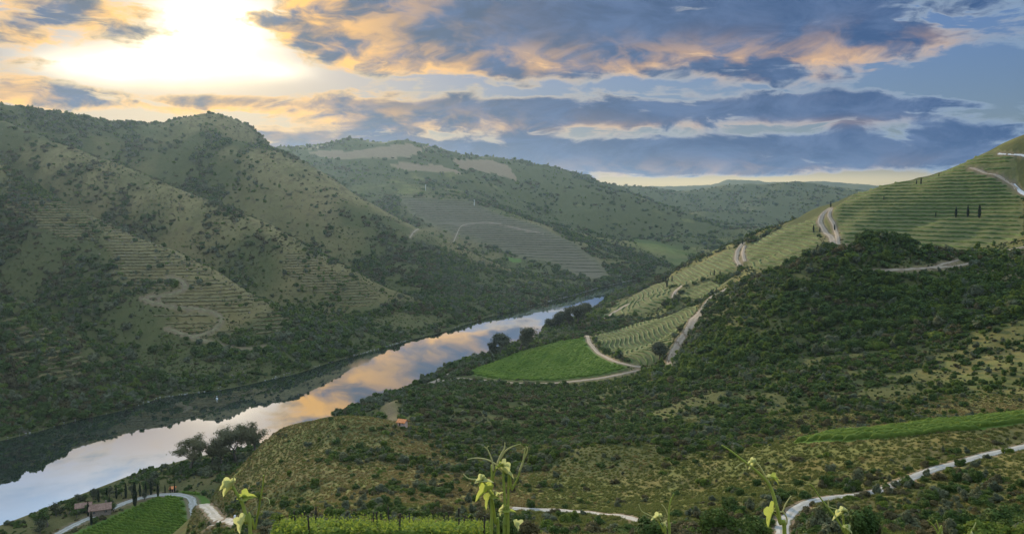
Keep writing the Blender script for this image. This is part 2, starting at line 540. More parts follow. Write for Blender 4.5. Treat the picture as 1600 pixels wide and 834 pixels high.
def H(x, y):
    """ground height by interpolation in the terrain grid"""
    x, y = np.asarray(x, float), np.asarray(y, float)
    a, l = np.arctan2(x, y), np.log(np.maximum(np.hypot(x, y), RR[0]))
    fi = np.interp(a, AZ, np.arange(len(AZ)))
    fj = np.interp(l, LR, np.arange(len(LR)))
    i0 = np.clip(np.floor(fi).astype(int), 0, len(AZ) - 2)
    j0 = np.clip(np.floor(fj).astype(int), 0, len(LR) - 2)
    s, t = fi - i0, fj - j0
    return (GZ[j0, i0] * (1 - s) + GZ[j0, i0 + 1] * s) * (1 - t) + (GZ[j0 + 1, i0] * (1 - s) + GZ[j0 + 1, i0 + 1] * s) * t


_ts = np.exp(np.arange(math.log(3.0), math.log(9500.0), 0.003))


def spot(u, v, lo=3.0):
    """the ground point one sees in a given direction from the viewpoint"""
    d = pix_dir(u, v)
    d = d / np.hypot(d[0], d[1])
    t = _ts[_ts > lo]
    z = EYE[2] + d[2] * t
    g = np.maximum(H(d[0] * t, d[1] * t), 0.0)
    k = np.argmax(z < g)
    if z[k] >= g[k]:
        k = len(t) - 1
    t0, t1 = t[max(k - 1, 0)], t[k]
    for _ in range(14):
        m = .5 * (t0 + t1)
        if EYE[2] + d[2] * m < max(float(H(d[0] * m, d[1] * m)), 0.0):
            t1 = m
        else:
            t0 = m
    x, y = d[0] * t1, d[1] * t1
    return np.array([x, y, float(H(x, y))])


def spots(pts, lo=3.0):
    return [spot(u, v, lo) for u, v in pts]
# ---------------------------------------------------------------- mesh helpers
def mesh_np(name, verts, faces, smooth=False):
    """mesh from arrays; faces is (n,3) or (n,4)"""
    verts, faces = np.ascontiguousarray(verts, np.float32), np.ascontiguousarray(faces, np.int32)
    me = bpy.data.meshes.new(name)
    n, k = faces.shape
    me.vertices.add(len(verts))
    me.vertices.foreach_set('co', verts.ravel())
    me.loops.add(n * k)
    me.loops.foreach_set('vertex_index', faces.ravel())
    me.polygons.add(n)
    me.polygons.foreach_set('loop_start', np.arange(0, n * k, k, dtype=np.int32))
    me.polygons.foreach_set('loop_total', np.full(n, k, np.int32))
    if smooth:
        me.polygons.foreach_set('use_smooth', np.ones(n, bool))
    me.update(calc_edges=True)
    return me


def obj(name, me, mats=None, parent=None):
    if mats is not None:
        for m in (mats if isinstance(mats, (list, tuple)) else [mats]):
            me.materials.append(m)
    o = bpy.data.objects.new(name, me)
    COL.objects.link(o)
    o.parent = parent
    return o


def tag(o, label, cat, group=None):
    o['label'] = label
    o['category'] = cat
    if group:
        o['group'] = group
    return o


def empty(name, loc, rz=0.0):
    o = bpy.data.objects.new(name, None)
    COL.objects.link(o)
    o.location = loc
    o.rotation_euler = (0, 0, rz)
    return o


def attr(me, name, arr):
    a = me.attributes.new(name, 'FLOAT', 'POINT')
    a.data.foreach_set('value', np.ascontiguousarray(arr, np.float32).ravel())


class MB:
    """collects quads and triangles into one mesh"""

    def __init__(s):
        s.v, s.f = [], []

    def add(s, verts, faces):
        b = len(s.v)
        s.v += [tuple(map(float, q)) for q in verts]
        s.f += [tuple(int(i) + b for i in q) for q in faces]

    def box(s, c, size, rz=0.0):
        x, y, z = [q / 2 for q in size]
        cs, sn = math.cos(rz), math.sin(rz)
        vs = []
        for dz_ in (-z, z):
            for a, b in ((-x, -y), (x, -y), (x, y), (-x, y)):
                vs.append((c[0] + a * cs - b * sn, c[1] + a * sn + b * cs, c[2] + dz_))
        s.add(vs, [(0, 3, 2, 1), (4, 5, 6, 7), (0, 1, 5, 4), (1, 2, 6, 5), (2, 3, 7, 6), (3, 0, 4, 7)])

    def tube(s, pts, rad, n=6, cap=True):
        pts = [np.array(p, float) for p in pts]
        vs = []
        up = np.array([0.3, 0.7, 0.2])
        for i, p in enumerate(pts):
            t = pts[min(i + 1, len(pts) - 1)] - pts[max(i - 1, 0)]
            t = t / (np.linalg.norm(t) + 1e-9)
            a = np.cross(t, up)
            if np.linalg.norm(a) < 1e-3:
                a = np.cross(t, (1, 0, 0))
            a = a / np.linalg.norm(a)
            b = np.cross(t, a)
            r_ = rad[i] if hasattr(rad, '__len__') else rad
            for k in range(n):
                th = 2 * math.pi * k / n
                vs.append(p + (a * math.cos(th) + b * math.sin(th)) * r_)
        fs = []
        for i in range(len(pts) - 1):
            for k in range(n):
                k2 = (k + 1) % n
                fs.append((i * n + k, i * n + k2, (i + 1) * n + k2, (i + 1) * n + k))
        if cap:
            fs.append(tuple(range(n - 1, -1, -1)))
            fs.append(tuple((len(pts) - 1) * n + k for k in range(n)))
        s.add(vs, fs)

    def mesh(s, name, smooth=False):
        me = bpy.data.meshes.new(name)
        me.from_pydata(s.v, [], s.f)
        if smooth:
            me.polygons.foreach_set('use_smooth', np.ones(len(me.polygons), bool))
        me.update()
        return me


# ---------------------------------------------------------------- materials
def new_mat(name):
    m = bpy.data.materials.new(name)
    m.use_nodes = True
    nt = m.node_tree
    b = nt.nodes['Principled BSDF']
    b.inputs['Specular IOR Level'].default_value = 0.08
    b.inputs['Roughness'].default_value = 0.85
    return m, nt, b


def coords(nt, kind='Object'):
    n = nt.nodes.new('ShaderNodeTexCoord')
    return NX(nt, n.outputs[kind])


def geom_pos(nt):
    n = nt.nodes.new('ShaderNodeNewGeometry')
    return NX(nt, n.outputs['Position'])


def attr_n(nt, name):
    n = nt.nodes.new('ShaderNodeAttribute')
    n.attribute_name = name
    return NX(nt, n.outputs['Fac'])


def rnd(nt):
    n = nt.nodes.new('ShaderNodeObjectInfo')
    return NX(nt, n.outputs['Random'])


def set_bump(nt, b, h, strength, dist):
    n = nt.nodes.new('ShaderNodeBump')
    n.inputs['Strength'].default_value = strength
    n.inputs['Distance'].default_value = dist
    nt.links.new(h.s, n.inputs['Height'])
    nt.links.new(n.outputs[0], b.inputs['Normal'])


def m_plain(name, c0, c1, scale=1.0, rough=0.85, bump_d=0.0, kind='Object'):
    m, nt, b = new_mat(name)
    p = coords(nt, kind)
    n = noise(p, scale, 5.0, 0.6)
    nt.links.new(mix(nt, n.ss(0.3, 0.7), c0, c1).s, b.inputs['Base Color'])
    b.inputs['Roughness'].default_value = rough
    if bump_d:
        set_bump(nt, b, noise(p, scale * 4, 4.0, 0.6), 0.8, bump_d)
    return m


def m_leaf(name, dark, light, trans, transl=0.3, rough=0.8, scale=2.0, hue_var=0.5):
    """foliage: dark and light leaves, some light passing through them"""
    m, nt, b = new_mat(name)
    p = coords(nt)
    n = noise(p, scale, 3.0, 0.6).ss(0.3, 0.7)
    c = mix(nt, n, dark, light)
    f = rnd(nt)
    c = mix(nt, f * hue_var, c, mix(nt, 1.0, c, (1.45, 1.15, 0.75), 'MULTIPLY'))
    nt.links.new(c.s, b.inputs['Base Color'])
    b.inputs['Roughness'].default_value = rough
    b.inputs['Specular IOR Level'].default_value = 0.08
    t = nt.nodes.new('ShaderNodeBsdfTranslucent')
    t.inputs['Color'].default_value = tuple(trans) + (1,)
    ms = nt.nodes.new('ShaderNodeMixShader')
    ms.inputs[0].default_value = transl
    nt.links.new(b.outputs[0], ms.inputs[1])
    nt.links.new(t.outputs[0], ms.inputs[2])
    nt.links.new(ms.outputs[0], nt.nodes['Material Output'].inputs[0])
    return m


M = {}
M['bark'] = m_plain('bark', (.09, .07, .055), (.16, .13, .10), 3.0, 0.9, 0.03)
M['track'] = m_plain('track_gravel', (.33, .30, .25), (.50, .47, .41), 0.5, 0.95, 0.04, 'Object')
M['dirt'] = m_plain('dirt_road', (.26, .19, .13), (.40, .31, .22), 0.25, 0.95, 0.05)
M['grass_path'] = m_plain('grass_path', (.13, .11, .052), (.21, .18, .09), 0.2, 0.95, 0.05)


def m_track(name, c0, c1, grass):
    """wheel tracks with a grassy crown and ragged grassy verges"""
    m, nt, b = new_mat(name)
    p = geom_pos(nt)
    ac = attr_n(nt, 'across')
    n, nf = noise(p, 0.35, 5.0, 0.65), noise(p, 3.0, 4.0, 0.6)
    c = mix(nt, n.ss(0.3, 0.7), c0, c1)
    c = mix(nt, (nf - 0.45) * 0.9, c, mix(nt, 1.0, c, (.6, .58, .55), 'MULTIPLY'))
    crown = (1.0 - ac.ss(0.10, 0.34)) * n.ss(0.42, 0.62) * 0.75
    verge = (ac + (n - 0.5) * 1.3 + (nf - 0.5) * 0.5).ss(0.72, 0.98)
    c = mix(nt, crown, c, grass)
    c = mix(nt, verge, c, grass)
    nt.links.new(c.s, b.inputs['Base Color'])
    b.inputs['Roughness'].default_value = 0.95
    set_bump(nt, b, nf * 0.06 + ac * 0.05, 0.8, 1.0)
    return m


M['track'] = m_track('track_gravel', (.28, .26, .215), (.44, .41, .355), (.105, .100, .038))
M['dirt'] = m_track('dirt_road', (.24, .18, .125), (.38, .30, .215), (.135, .115, .055))
M['concrete'] = m_plain('pale_concrete', (.40, .40, .38), (.52, .52, .50), 0.3, 0.8)
M['shrub_dark'] = m_leaf('leaf_holm_oak', (.036, .066, .015), (.092, .138, .035), (.06, .09, .02), 0.2)
M['shrub_olive'] = m_leaf('leaf_olive', (.085, .102, .056), (.175, .195, .120), (.10, .12, .05), 0.25)
M['shrub_green'] = m_leaf('leaf_broom', (.062, .105, .017), (.140, .190, .040), (.14, .19, .03), 0.3)
M['shrub_brown'] = m_leaf('leaf_heath', (.060, .056, .026), (.120, .108, .050), (.10, .09, .04), 0.2)
M['tree_leaf'] = m_leaf('leaf_poplar', (.095, .100, .055), (.185, .185, .105), (.30, .27, .12), 0.4, hue_var=0.35)
M['euca_leaf'] = m_leaf('leaf_eucalyptus', (.048, .060, .036), (.105, .115, .070), (.07, .08, .04), 0.2, hue_var=0.35)
M['cypress_leaf'] = m_leaf('leaf_cypress', (.014, .024, .012), (.034, .048, .022), (.03, .05, .02), 0.12)
M['vine_leaf'] = m_leaf('leaf_vine', (.075, .125, .022), (.175, .240, .050), (.26, .34, .05), 0.35, scale=1.2, hue_var=0.25)
M['vine_mid'] = m_leaf('leaf_vine_rows', (.064, .122, .012), (.140, .212, .025), (.16, .22, .04), 0.3, scale=0.35, hue_var=0.3)
M['vine_far'] = m_leaf('leaf_vine_terrace', (.055, .100, .020), (.110, .160, .042), (.12, .14, .04), 0.2, scale=0.2, hue_var=0.4)
M['vine_spur'] = m_leaf('leaf_vine_sparse', (.070, .076, .040), (.120, .122, .066), (.10, .10, .04), 0.2, scale=0.2, hue_var=0.4)
M['bank_grass'] = m_leaf('terrace_grass', (.12, .108, .048), (.20, .175, .085), (.14, .12, .05), 0.15, scale=0.25)
M['tussock'] = m_leaf('dry_tussock', (.14, .118, .046), (.27, .220, .098), (.20, .16, .06), 0.25, hue_var=0.3)
M['tussock_green'] = m_leaf('green_tussock', (.060, .080, .024), (.135, .150, .050), (.14, .16, .04), 0.25, hue_var=0.3)
M['stone'] = m_plain('shore_stone', (.22, .21, .18), (.42, .40, .36), 0.8, 0.85, 0.05)

# ---------------------------------------------------------------- areas (plan outlines on the ground)
AREA = {k: [p[:2] for p in spots(v)] for k, v in dict(
    hill_a=[(1302, 330), (1340, 306), (1400, 295), (1440, 288), (1520, 259), (1556, 262), (1583, 292), (1599, 312), (1599, 372), (1530, 386), (1436, 404),
            (1432, 388), (1392, 370), (1336, 381), (1312, 360)],
    hill_b=[(1278, 337), (1230, 353), (1168, 381), (1163, 400), (1178, 421), (1225, 416), (1284, 390), (1276, 360)],
    hill_c=[(1148, 388), (1100, 408), (1050, 432), (1010, 449), (1062, 447), (1110, 432), (1150, 424), (1146, 405)],
    hill_d=[(1008, 451), (968, 472), (937, 498), (1000, 492), (1048, 468), (1058, 452), (1035, 448)],
    hill_e=[(1072, 452), (1062, 466), (1100, 464), (1130, 447), (1150, 436), (1110, 438)],
    rows=[(924, 526), (948, 550), (985, 566), (1012, 573), (1036, 560), (1058, 522), (1090, 484), (1080, 479), (1000, 504)],
    green_field=[(742, 577), (722, 584), (790, 593), (862, 594), (930, 587), (984, 572), (962, 564), (932, 550), (916, 528), (870, 535), (800, 554)],
    old_terrace=[(150, 330), (215, 372), (330, 428), (408, 466), (372, 520), (340, 538), (285, 525), (240, 500), (195, 440), (160, 385)],
    old_terrace_low=[(2, 480), (60, 500), (110, 530), (150, 570), (120, 600), (50, 590), (2, 560)],
    old_terrace_toe=[(400, 478), (450, 495), (500, 522), (470, 545), (420, 535), (385, 515)],
    old_terrace_mid=[(440, 378), (520, 420), (600, 462), (560, 490), (500, 462), (440, 425)],
    old_terrace_top=[(2, 262), (70, 308), (140, 330), (150, 380), (90, 370), (2, 330)],
    spur_vines=[(622, 306), (700, 312), (745, 318), (850, 356), (902, 383), (938, 410), (952, 432), (925, 440), (868, 412), (780, 388), (700, 362), (640, 332)],
    tan_1=[(490, 236), (575, 231), (662, 233), (640, 247), (520, 249)], tan_2=[(664, 231), (732, 229), (738, 237), (664, 241)],
    tan_3=[(604, 253), (690, 259), (722, 273), (640, 269)], tan_4=[(712, 250), (772, 250), (806, 269), (812, 281), (716, 263)],
    far_green_1=[(1062, 377), (1142, 383), (1104, 399), (1040, 393)], far_green_2=[(962, 372), (1030, 380), (1080, 398), (1010, 396)],
    wood=[(505, 226), (545, 212), (640, 213), (700, 235), (768, 250), (722, 263), (700, 256), (600, 250), (664, 240), (660, 230), (575, 228)],
    bright_patch=[(788, 401), (816, 405), (812, 410), (784, 406)],
    bare=[(1445, 425), (1500, 405), (1600, 388), (1640, 390), (1640, 450), (1560, 448), (1480, 432)],
    red_bank=[(1290, 364), (1304, 362), (1327, 381), (1306, 384)],
    slip=[(594, 630), (608, 628), (622, 655), (612, 660)],
).items()}
for k in range(1, 7):                                  # the terraces run over the brow of the hill
    AREA['hill_a'][k] = AREA['hill_a'][k] * 1.035
AREA['house_field'] = [(-208, 348), (-206, 368), (-198, 388), (-190, 408), (-184, 418), (-174, 421), (-162, 413), (-151, 398), (-146, 386), (-148, 372), (-156, 346), (-180, 340)]
AREA['strip'] = [((u - CU) / FPX * d_, d_) for u, d_ in ((1232, 216), (1300, 210), (1400, 205), (1500, 199), (1600, 194), (1700, 190), (1700, 182), (1600, 184),
                                                         (1510, 188), (1400, 193), (1330, 198), (1270, 206))]


def inside(x, y, *names):
    t = np.zeros(np.shape(x), bool)
    for n in names:
        t |= in_poly(x, y, AREA[n])
    return t


def smooth_line(pts, step):
    p = np.array([q[:2] for q in pts], float)
    s = np.r_[0, np.cumsum(np.hypot(*np.diff(p, axis=0).T))]
    n = max(int(s[-1] / step), 4)
    t = np.linspace(0, s[-1], n)
    x, y = np.interp(t, s, p[:, 0]), np.interp(t, s, p[:, 1])
    for _ in range(max(3, int(0.05 * n))):
        x[1:-1] = .25 * x[:-2] + .5 * x[1:-1] + .25 * x[2:]
        y[1:-1] = .25 * y[:-2] + .5 * y[1:-1] + .25 * y[2:]
    return np.c_[x, y]


ROAD_PX = [  # name, material, width, sightings
    ('gravel_track', 'track', 2.4, [(1216, 846), (1224, 815), (1240, 797), (1262, 784), (1300, 777), (1345, 773), (1372, 767), (1410, 752), (1450, 736), (1500, 722), (1550, 708), (1600, 697), (1660, 684)]),
    ('gravel_track', 'track', 2.3, [(800, 794), (830, 796), (870, 797), (920, 800), (965, 804), (1000, 814), (1060, 830)]),
    ('dirt_track', 'dirt', 8.0, [(1040, 578), (1050, 556), (1062, 532), (1078, 512), (1095, 488), (1112, 466), (1139, 450)]),
    ('dirt_track', 'dirt', 4.6, [(668, 600), (715, 590), (760, 594), (800, 598), (860, 599), (930, 592), (990, 579), (1026, 572), (1048, 570)]),
    ('dirt_track', 'dirt', 4.6, [(917, 524), (921, 536), (934, 551), (962, 566), (990, 573), (1020, 574)]),
    ('dirt_track', 'dirt', 4.0, [(664, 601), (705, 582), (738, 571), (770, 560), (808, 549)]),
    ('dirt_track', 'dirt', 7.0, [(1298, 324), (1285, 335), (1280, 348), (1288, 360), (1300, 372), (1320, 383)]),
    ('dirt_track', 'dirt', 5.0, [(1299, 325), (1294, 338), (1303, 352), (1306, 362), (1328, 380)]),
    ('dirt_track', 'dirt', 6.0, [(1162, 379), (1152, 392), (1150, 406), (1156, 416)]),
    ('dirt_track', 'dirt', 5.0, [(1163, 384), (1160, 396), (1164, 408)]),
    ('dirt_track', 'dirt', 5.0, [(1066, 446), (1054, 456), (1052, 466)]),
    ('dirt_track', 'dirt', 4.5, [(940, 500), (962, 486), (990, 472), (1012, 466)]),
    ('dirt_track', 'dirt', 3.6, [(1345, 424), (1400, 423), (1452, 420), (1500, 406), (1560, 393), (1610, 384)]),
    ('dirt_track', 'dirt', 3.2, [(1452, 420), (1500, 416), (1562, 403), (1600, 399)]),
    ('dirt_track', 'dirt', 3.0, [(1515, 263), (1545, 272), (1580, 284), (1590, 296)]),
    ('concrete_ramp', 'concrete', 4.0, [(1583, 287), (1587, 295), (1596, 301), (1612, 306)]),
    ('concrete_ramp', 'concrete', 2.4, [(1560, 240), (1575, 241), (1600, 244), (1615, 246)]),
    ('farm_road', 'track', 4.6, [(70, 846), (100, 828), (130, 813), (170, 796), (205, 781), (240, 773), (275, 771), (300, 777), (320, 790), (334, 803), (350, 813), (374, 819)]),
    ('farm_road', 'track', 4.0, [(352, 814), (335, 826), (312, 836), (290, 846)]),
    ('grass_path', 'grass_path', 4.0, [(262, 432), (290, 440), (294, 452), (268, 462), (226, 464)]),
    ('grass_path', 'grass_path', 4.0, [(222, 468), (268, 480), (338, 487), (350, 500), (330, 521), (300, 527), (262, 514)]),
    ('grass_path', 'grass_path', 4.0, [(300, 527), (340, 536), (372, 548), (420, 540)]),
    ('dirt_track', 'dirt', 3.0, [(640, 372), (720, 352), (760, 346), (850, 366)]),
]
ROADS = []
for nm, mt, wd, px in ROAD_PX:
    w = spots(px)
    dist = np.hypot(w[0][0], w[0][1])
    ROADS.append((nm, mt, wd, smooth_line(w, max(1.2, dist * 0.006))))


def road_dist(x, y):
    d_ = np.full(np.shape(x), 1e9)
    for nm, mt, wd, ln in ROADS:
        k = max(1, len(ln) // 40)
        pl = np.vstack([ln[::k], ln[-1:]])
        lo, hi = pl.min(0) - 40, pl.max(0) + 40
        m = (x > lo[0]) & (x < hi[0]) & (y > lo[1]) & (y < hi[1])
        if m.any():
            d_[m] = np.minimum(d_[m], dist_line(x[m], y[m], pl) - wd / 2)
    return d_


# the tracks are benched into the slope
for nm, mt, wd, ln in ROADS:
    if np.hypot(*ln[0]) > 1600:
        continue
    lo, hi = ln.min(0) - wd * 2, ln.max(0) + wd * 2
    m = (GX > lo[0]) & (GX < hi[0]) & (GY > lo[1]) & (GY < hi[1])
    idx = np.argwhere(m)
    if not len(idx):
        continue
    z = H(ln[:, 0], ln[:, 1])
    for _ in range(6):
        z[1:-1] = .25 * z[:-2] + .5 * z[1:-1] + .25 * z[2:]
    gx, gy = GX[m], GY[m]
    best, bz = np.full(len(gx), 1e9), np.zeros(len(gx))
    for (p, zz) in zip(ln, z):
        d_ = (gx - p[0]) ** 2 + (gy - p[1]) ** 2
        s_ = d_ < best
        best[s_], bz[s_] = d_[s_], zz
    w_ = 1 - sstep(np.sqrt(best), wd * 0.55, wd * 1.15)
    GZ[m] = GZ[m] * (1 - w_) + bz * w_


def boxblur(a, rj, ri):
    def b1(q, r_, ax):
        q = np.moveaxis(q, ax, 0)
        p = np.concatenate([np.repeat(q[:1], r_, 0), q, np.repeat(q[-1:], r_, 0)], 0)
        c = np.concatenate([np.zeros_like(p[:1]), np.cumsum(p, 0)], 0)
        return np.moveaxis((c[2 * r_ + 1:] - c[:-2 * r_ - 1]) / (2 * r_ + 1), 0, ax)
    return b1(b1(a, rj, 0), ri, 1)


G_CONC = (boxblur(boxblur(GZ, 5, 18), 5, 18) - GZ) / GR          # >0 in hollows, <0 on crests


def lookup(G, x, y):
    a, l = np.arctan2(x, y), np.log(np.maximum(np.hypot(x, y), RR[0]))
    i = np.clip(np.round(np.interp(a, AZ, np.arange(len(AZ)))).astype(int), 0, len(AZ) - 1)
    j = np.clip(np.round(np.interp(l, LR, np.arange(len(LR)))).astype(int), 0, len(LR) - 1)
    return G[j, i]


# how much scrub grows where: hollows and the dark hill thick, crests and the grassy knoll thin
VINES = ('hill_a', 'hill_b', 'hill_c', 'hill_d', 'hill_e', 'rows', 'green_field', 'house_field', 'strip', 'spur_vines')
left_bank = (GX < GY * 0.46 - 330).astype(float)
G_VEG = 0.50 + 0.20 * left_bank + 0.22 * sstep(GR, 2000, 3000) + (30.0 - 13.0 * left_bank) * np.clip(G_CONC, -0.012, 0.014) + 0.42 * fbm(GX, GY, 90, 4, 41) + 0.25 * fbm(GX, GY, 400, 2, 43)
scrub_hill = sstep(GY, 330, 400) * (1 - sstep(GY, 690, 760)) * np.maximum(sstep(GX / np.maximum(GY, 1), -0.16, -0.10) * (1 - sstep(GY, 600, 680)), sstep(GX / np.maximum(GY, 1), 0.2, 0.28))
knoll = np.exp(-(((GX + 45) / 55) ** 2 + ((GY - 240) / 70) ** 2))
G_VEG = G_VEG + 0.40 * scrub_hill - 0.28 * knoll + 0.22 * (1 - sstep(GR, 280, 340)) * sstep(GX, -20, 30) + 0.25 * sstep(GR, 3000, 3600)
G_VEG = G_VEG + 0.35 * np.exp(-(np.maximum(GZ, 0) / 14) ** 2) * sstep(GY, 480, 560) * (GX < GY * 0.45 - 330)
_old = boxblur(inside(GX, GY, 'old_terrace').astype(float), 4, 12)
G_VEG = G_VEG - 0.45 * _old
G_VEG = np.where(inside(GX, GY, 'wood'), 1.0, G_VEG)
G_VINE = inside(GX, GY, *VINES).astype(float)
_sp = boxblur(inside(GX, GY, 'spur_vines') * 1.0, 2, 5)
_wx, _wy = GX + 22 * fbm(GX, GY, 120, 3, 7), GY + 30 * fbm(GX, GY, 120, 3, 8)
G_TAN = inside(_wx, _wy, 'tan_1', 'tan_2', 'tan_3', 'tan_4').astype(float)
G_SOIL = np.maximum(boxblur(inside(GX, GY, 'red_bank', 'slip') * .8, 1, 4), boxblur(inside(GX, GY, 'bare') * 1.0, 2, 6) * np.clip(.25 + .4 * fbm(GX, GY, 30, 3, 61), 0, .55))
G_LUSH = np.maximum(inside(GX, GY, 'bright_patch', 'green_field', 'house_field', 'strip') * 1.0, boxblur(inside(GX, GY, 'far_green_1', 'far_green_2') * .35, 2, 6))
rd = road_dist(GX, GY)
G_SOIL = np.maximum(G_SOIL, 1 - sstep(rd, 0.3, 2.2))
G_VEG = np.clip(G_VEG, 0, 1) * (1 - np.maximum(np.maximum(G_TAN, G_VINE), G_SOIL))

# ---------------------------------------------------------------- terrain
nj, ni = GZ.shape
tv = np.stack([GX, GY, GZ], -1).reshape(-1, 3)
jj, ii = np.meshgrid(np.arange(nj - 1), np.arange(ni), indexing='ij')
i2 = (ii + 1) % ni
tf = np.stack([jj * ni + ii, (jj + 1) * ni + ii, (jj + 1) * ni + i2, jj * ni + i2], -1).reshape(-1, 4)
me = mesh_np('terrain', tv, tf[:, ::-1], True)
for k, g in (('veg', G_VEG), ('vine', G_VINE), ('tan', G_TAN), ('soil', G_SOIL), ('lush', G_LUSH)):
    attr(me, k, g)
attr(me, 'bank', boxblur(left_bank * (GR < 2300), 2, 6))
attr(me, 'spur', _sp)
attr(me, 'crest', np.clip(-G_CONC / 0.010, 0, 1) * left_bank)
m, nt, b = new_mat('hillside_ground')
p = geom_pos(nt)
veg, vine, tan_, soil, lush = [attr_n(nt, k) for k in ('veg', 'vine', 'tan', 'soil', 'lush')]
px_, py_, pz_ = sep(p)
n1, n2, n3 = noise(p, 0.012, 5.0, 0.6), noise(p, 0.09, 5.0, 0.62), noise(p, 0.8, 4.0, 0.65)
dry = mix(nt, n2.ss(0.3, 0.7), (.150, .116, .038), (.260, .205, .076))
grn = mix(nt, n2.ss(0.35, 0.7), (.058, .078, .018), (.118, .132, .036))
c = mix(nt, (n1 * 0.6 + n2 * 0.5).ss(0.40, 0.68), dry, grn)
c = mix(nt, (noise(p, 0.16, 4.0, 0.7)).ss(0.60, 0.72) * 0.5, c, (.235, .170, .110))
floor_c = mix(nt, n2, (.046, .054, .018), (.098, .096, .034))
c = mix(nt, attr_n(nt, 'bank') * (n2 * 0.7 + 0.25), c, mix(nt, n3, (.100, .076, .034), (.180, .138, .062)))
c = mix(nt, attr_n(nt, 'crest') * n2.ss(0.3, 0.6) * 0.5, c, (.25, .20, .085))
c = mix(nt, noise(p, 0.055, 5.0, 0.7).ss(0.52, 0.66) * 0.7, c, (.070, .058, .028))
c = mix(nt, (veg + n3 * 0.5 - 0.25).ss(0.30, 0.75), c, floor_c)
terr = mix(nt, n2.ss(0.3, 0.7), (.078, .082, .030), (.128, .126, .050))
c = mix(nt, vine, c, terr)
c = mix(nt, attr_n(nt, 'spur') * 0.9, c, mix(nt, n2, (.105, .088, .058), (.150, .125, .080)))
c = mix(nt, tan_, c, mix(nt, n2, (.17, .115, .066), (.25, .180, .105)))
c = mix(nt, lush * 0.85, c, mix(nt, n2, (.055, .110, .018), (.105, .170, .030)))
c = mix(nt, soil * (n2 * 0.6 + 0.6).clamp(), c, mix(nt, n3, (.13, .092, .060), (.21, .155, .105)))
c = mix(nt, (n3 - 0.5) * 0.5 + 0.12, c, mix(nt, 1.0, c, (1.5, 1.45, 1.4), 'MULTIPLY'))
nt.links.new(c.s, b.inputs['Base Color'])
b.inputs['Roughness'].default_value = 0.95
b.inputs['Specular IOR Level'].default_value = 0.02
set_bump(nt, b, n3 * 0.25 + n2 * 1.2 + noise(p, 2.6, 3.0, 0.6) * 0.12, 0.9, 1.0)
terrain = obj('terrain', me, m)
terrain['kind'] = 'structure'

# ---------------------------------------------------------------- river
def grid_sheet(name, x0, x1, y0, y1, z, n):
    xs, ys = np.meshgrid(np.linspace(x0, x1, n), np.linspace(y0, y1, n))
    v = np.stack([xs, ys, np.full_like(xs, z)], -1).reshape(-1, 3)
    a, c_ = np.meshgrid(np.arange(n - 1), np.arange(n - 1), indexing='ij')
    f = np.stack([a * n + c_, a * n + c_ + 1, (a + 1) * n + c_ + 1, (a + 1) * n + c_], -1).reshape(-1, 4)
    return mesh_np(name, v, f)


m, nt, b = new_mat('river_water')
p = geom_pos(nt)
patch = noise(vmul(p, (0.010, 0.0045, 1.0)), 1.0, 3.0, 0.5).ss(0.62, 0.70)
b.inputs['Base Color'].default_value = (.022, .030, .022, 1)
b.inputs['Roughness'].default_value = 0.5
b.inputs['Specular IOR Level'].default_value = 0.0
gl = nt.nodes.new('ShaderNodeBsdfGlossy')
gl.inputs['Color'].default_value = (.95, .96, 1.0, 1)
nt.links.new((patch * 0.06 + 0.012).s, gl.inputs['Roughness'])
fr = nt.nodes.new('ShaderNodeFresnel')
fr.inputs['IOR'].default_value = 1.6
bm_ = nt.nodes.new('ShaderNodeBump')
bm_.inputs['Strength'].default_value = 0.05
bm_.inputs['Distance'].default_value = 0.03
nt.links.new((noise(p, 0.25, 3.0, 0.5)).s, bm_.inputs['Height'])
nt.links.new(bm_.outputs[0], gl.inputs['Normal'])
ms = nt.nodes.new('ShaderNodeMixShader')
fr_n = (NX(nt, fr.outputs[0]) * 1.2 + 0.22).min(0.95)
nt.links.new(fr_n.s, ms.inputs[0])
nt.links.new(b.outputs[0], ms.inputs[1])
nt.links.new(gl.outputs[0], ms.inputs[2])
nt.links.new(ms.outputs[0], nt.nodes['Material Output'].inputs[0])
river = obj('river', grid_sheet('river', -1300, 1500, -1050, 1960, 0.0, 40), m)
river['kind'] = 'structure'

# ---------------------------------------------------------------- tracks
for nm, mt, wd, ln in ROADS:
    t = np.gradient(ln, axis=0)
    t /= np.hypot(t[:, 0], t[:, 1])[:, None] + 1e-9
    nrm = np.c_[-t[:, 1], t[:, 0]]
    dist = np.hypot(*ln[0])
    lift = 0.06 + dist * 0.00035
    vs = []
    for k, off in enumerate((-.5, -.3, -.1, .1, .3, .5)):
        jit = fbm(ln[:, 0], ln[:, 1], 7, 2, k) * wd * 0.07
        q = ln + nrm * (off * wd + jit)[:, None]
        z = H(q[:, 0], q[:, 1]) + lift * (1.0 if abs(off) < .45 else 0.15)
        vs.append(np.c_[q, z])
    vs = np.stack(vs, 1)
    n = len(ln)
    a, c_ = np.meshgrid(np.arange(n - 1), np.arange(5), indexing='ij')
    f = np.stack([a * 6 + c_, (a + 1) * 6 + c_, (a + 1) * 6 + c_ + 1, a * 6 + c_ + 1], -1).reshape(-1, 4)
    me = mesh_np(nm, vs.reshape(-1, 3), f[:, ::-1], True)
    attr(me, 'across', np.tile(np.abs(np.linspace(-1, 1, 6)), n))
    o = obj(nm, me, M[mt])
    o['kind'] = 'structure'
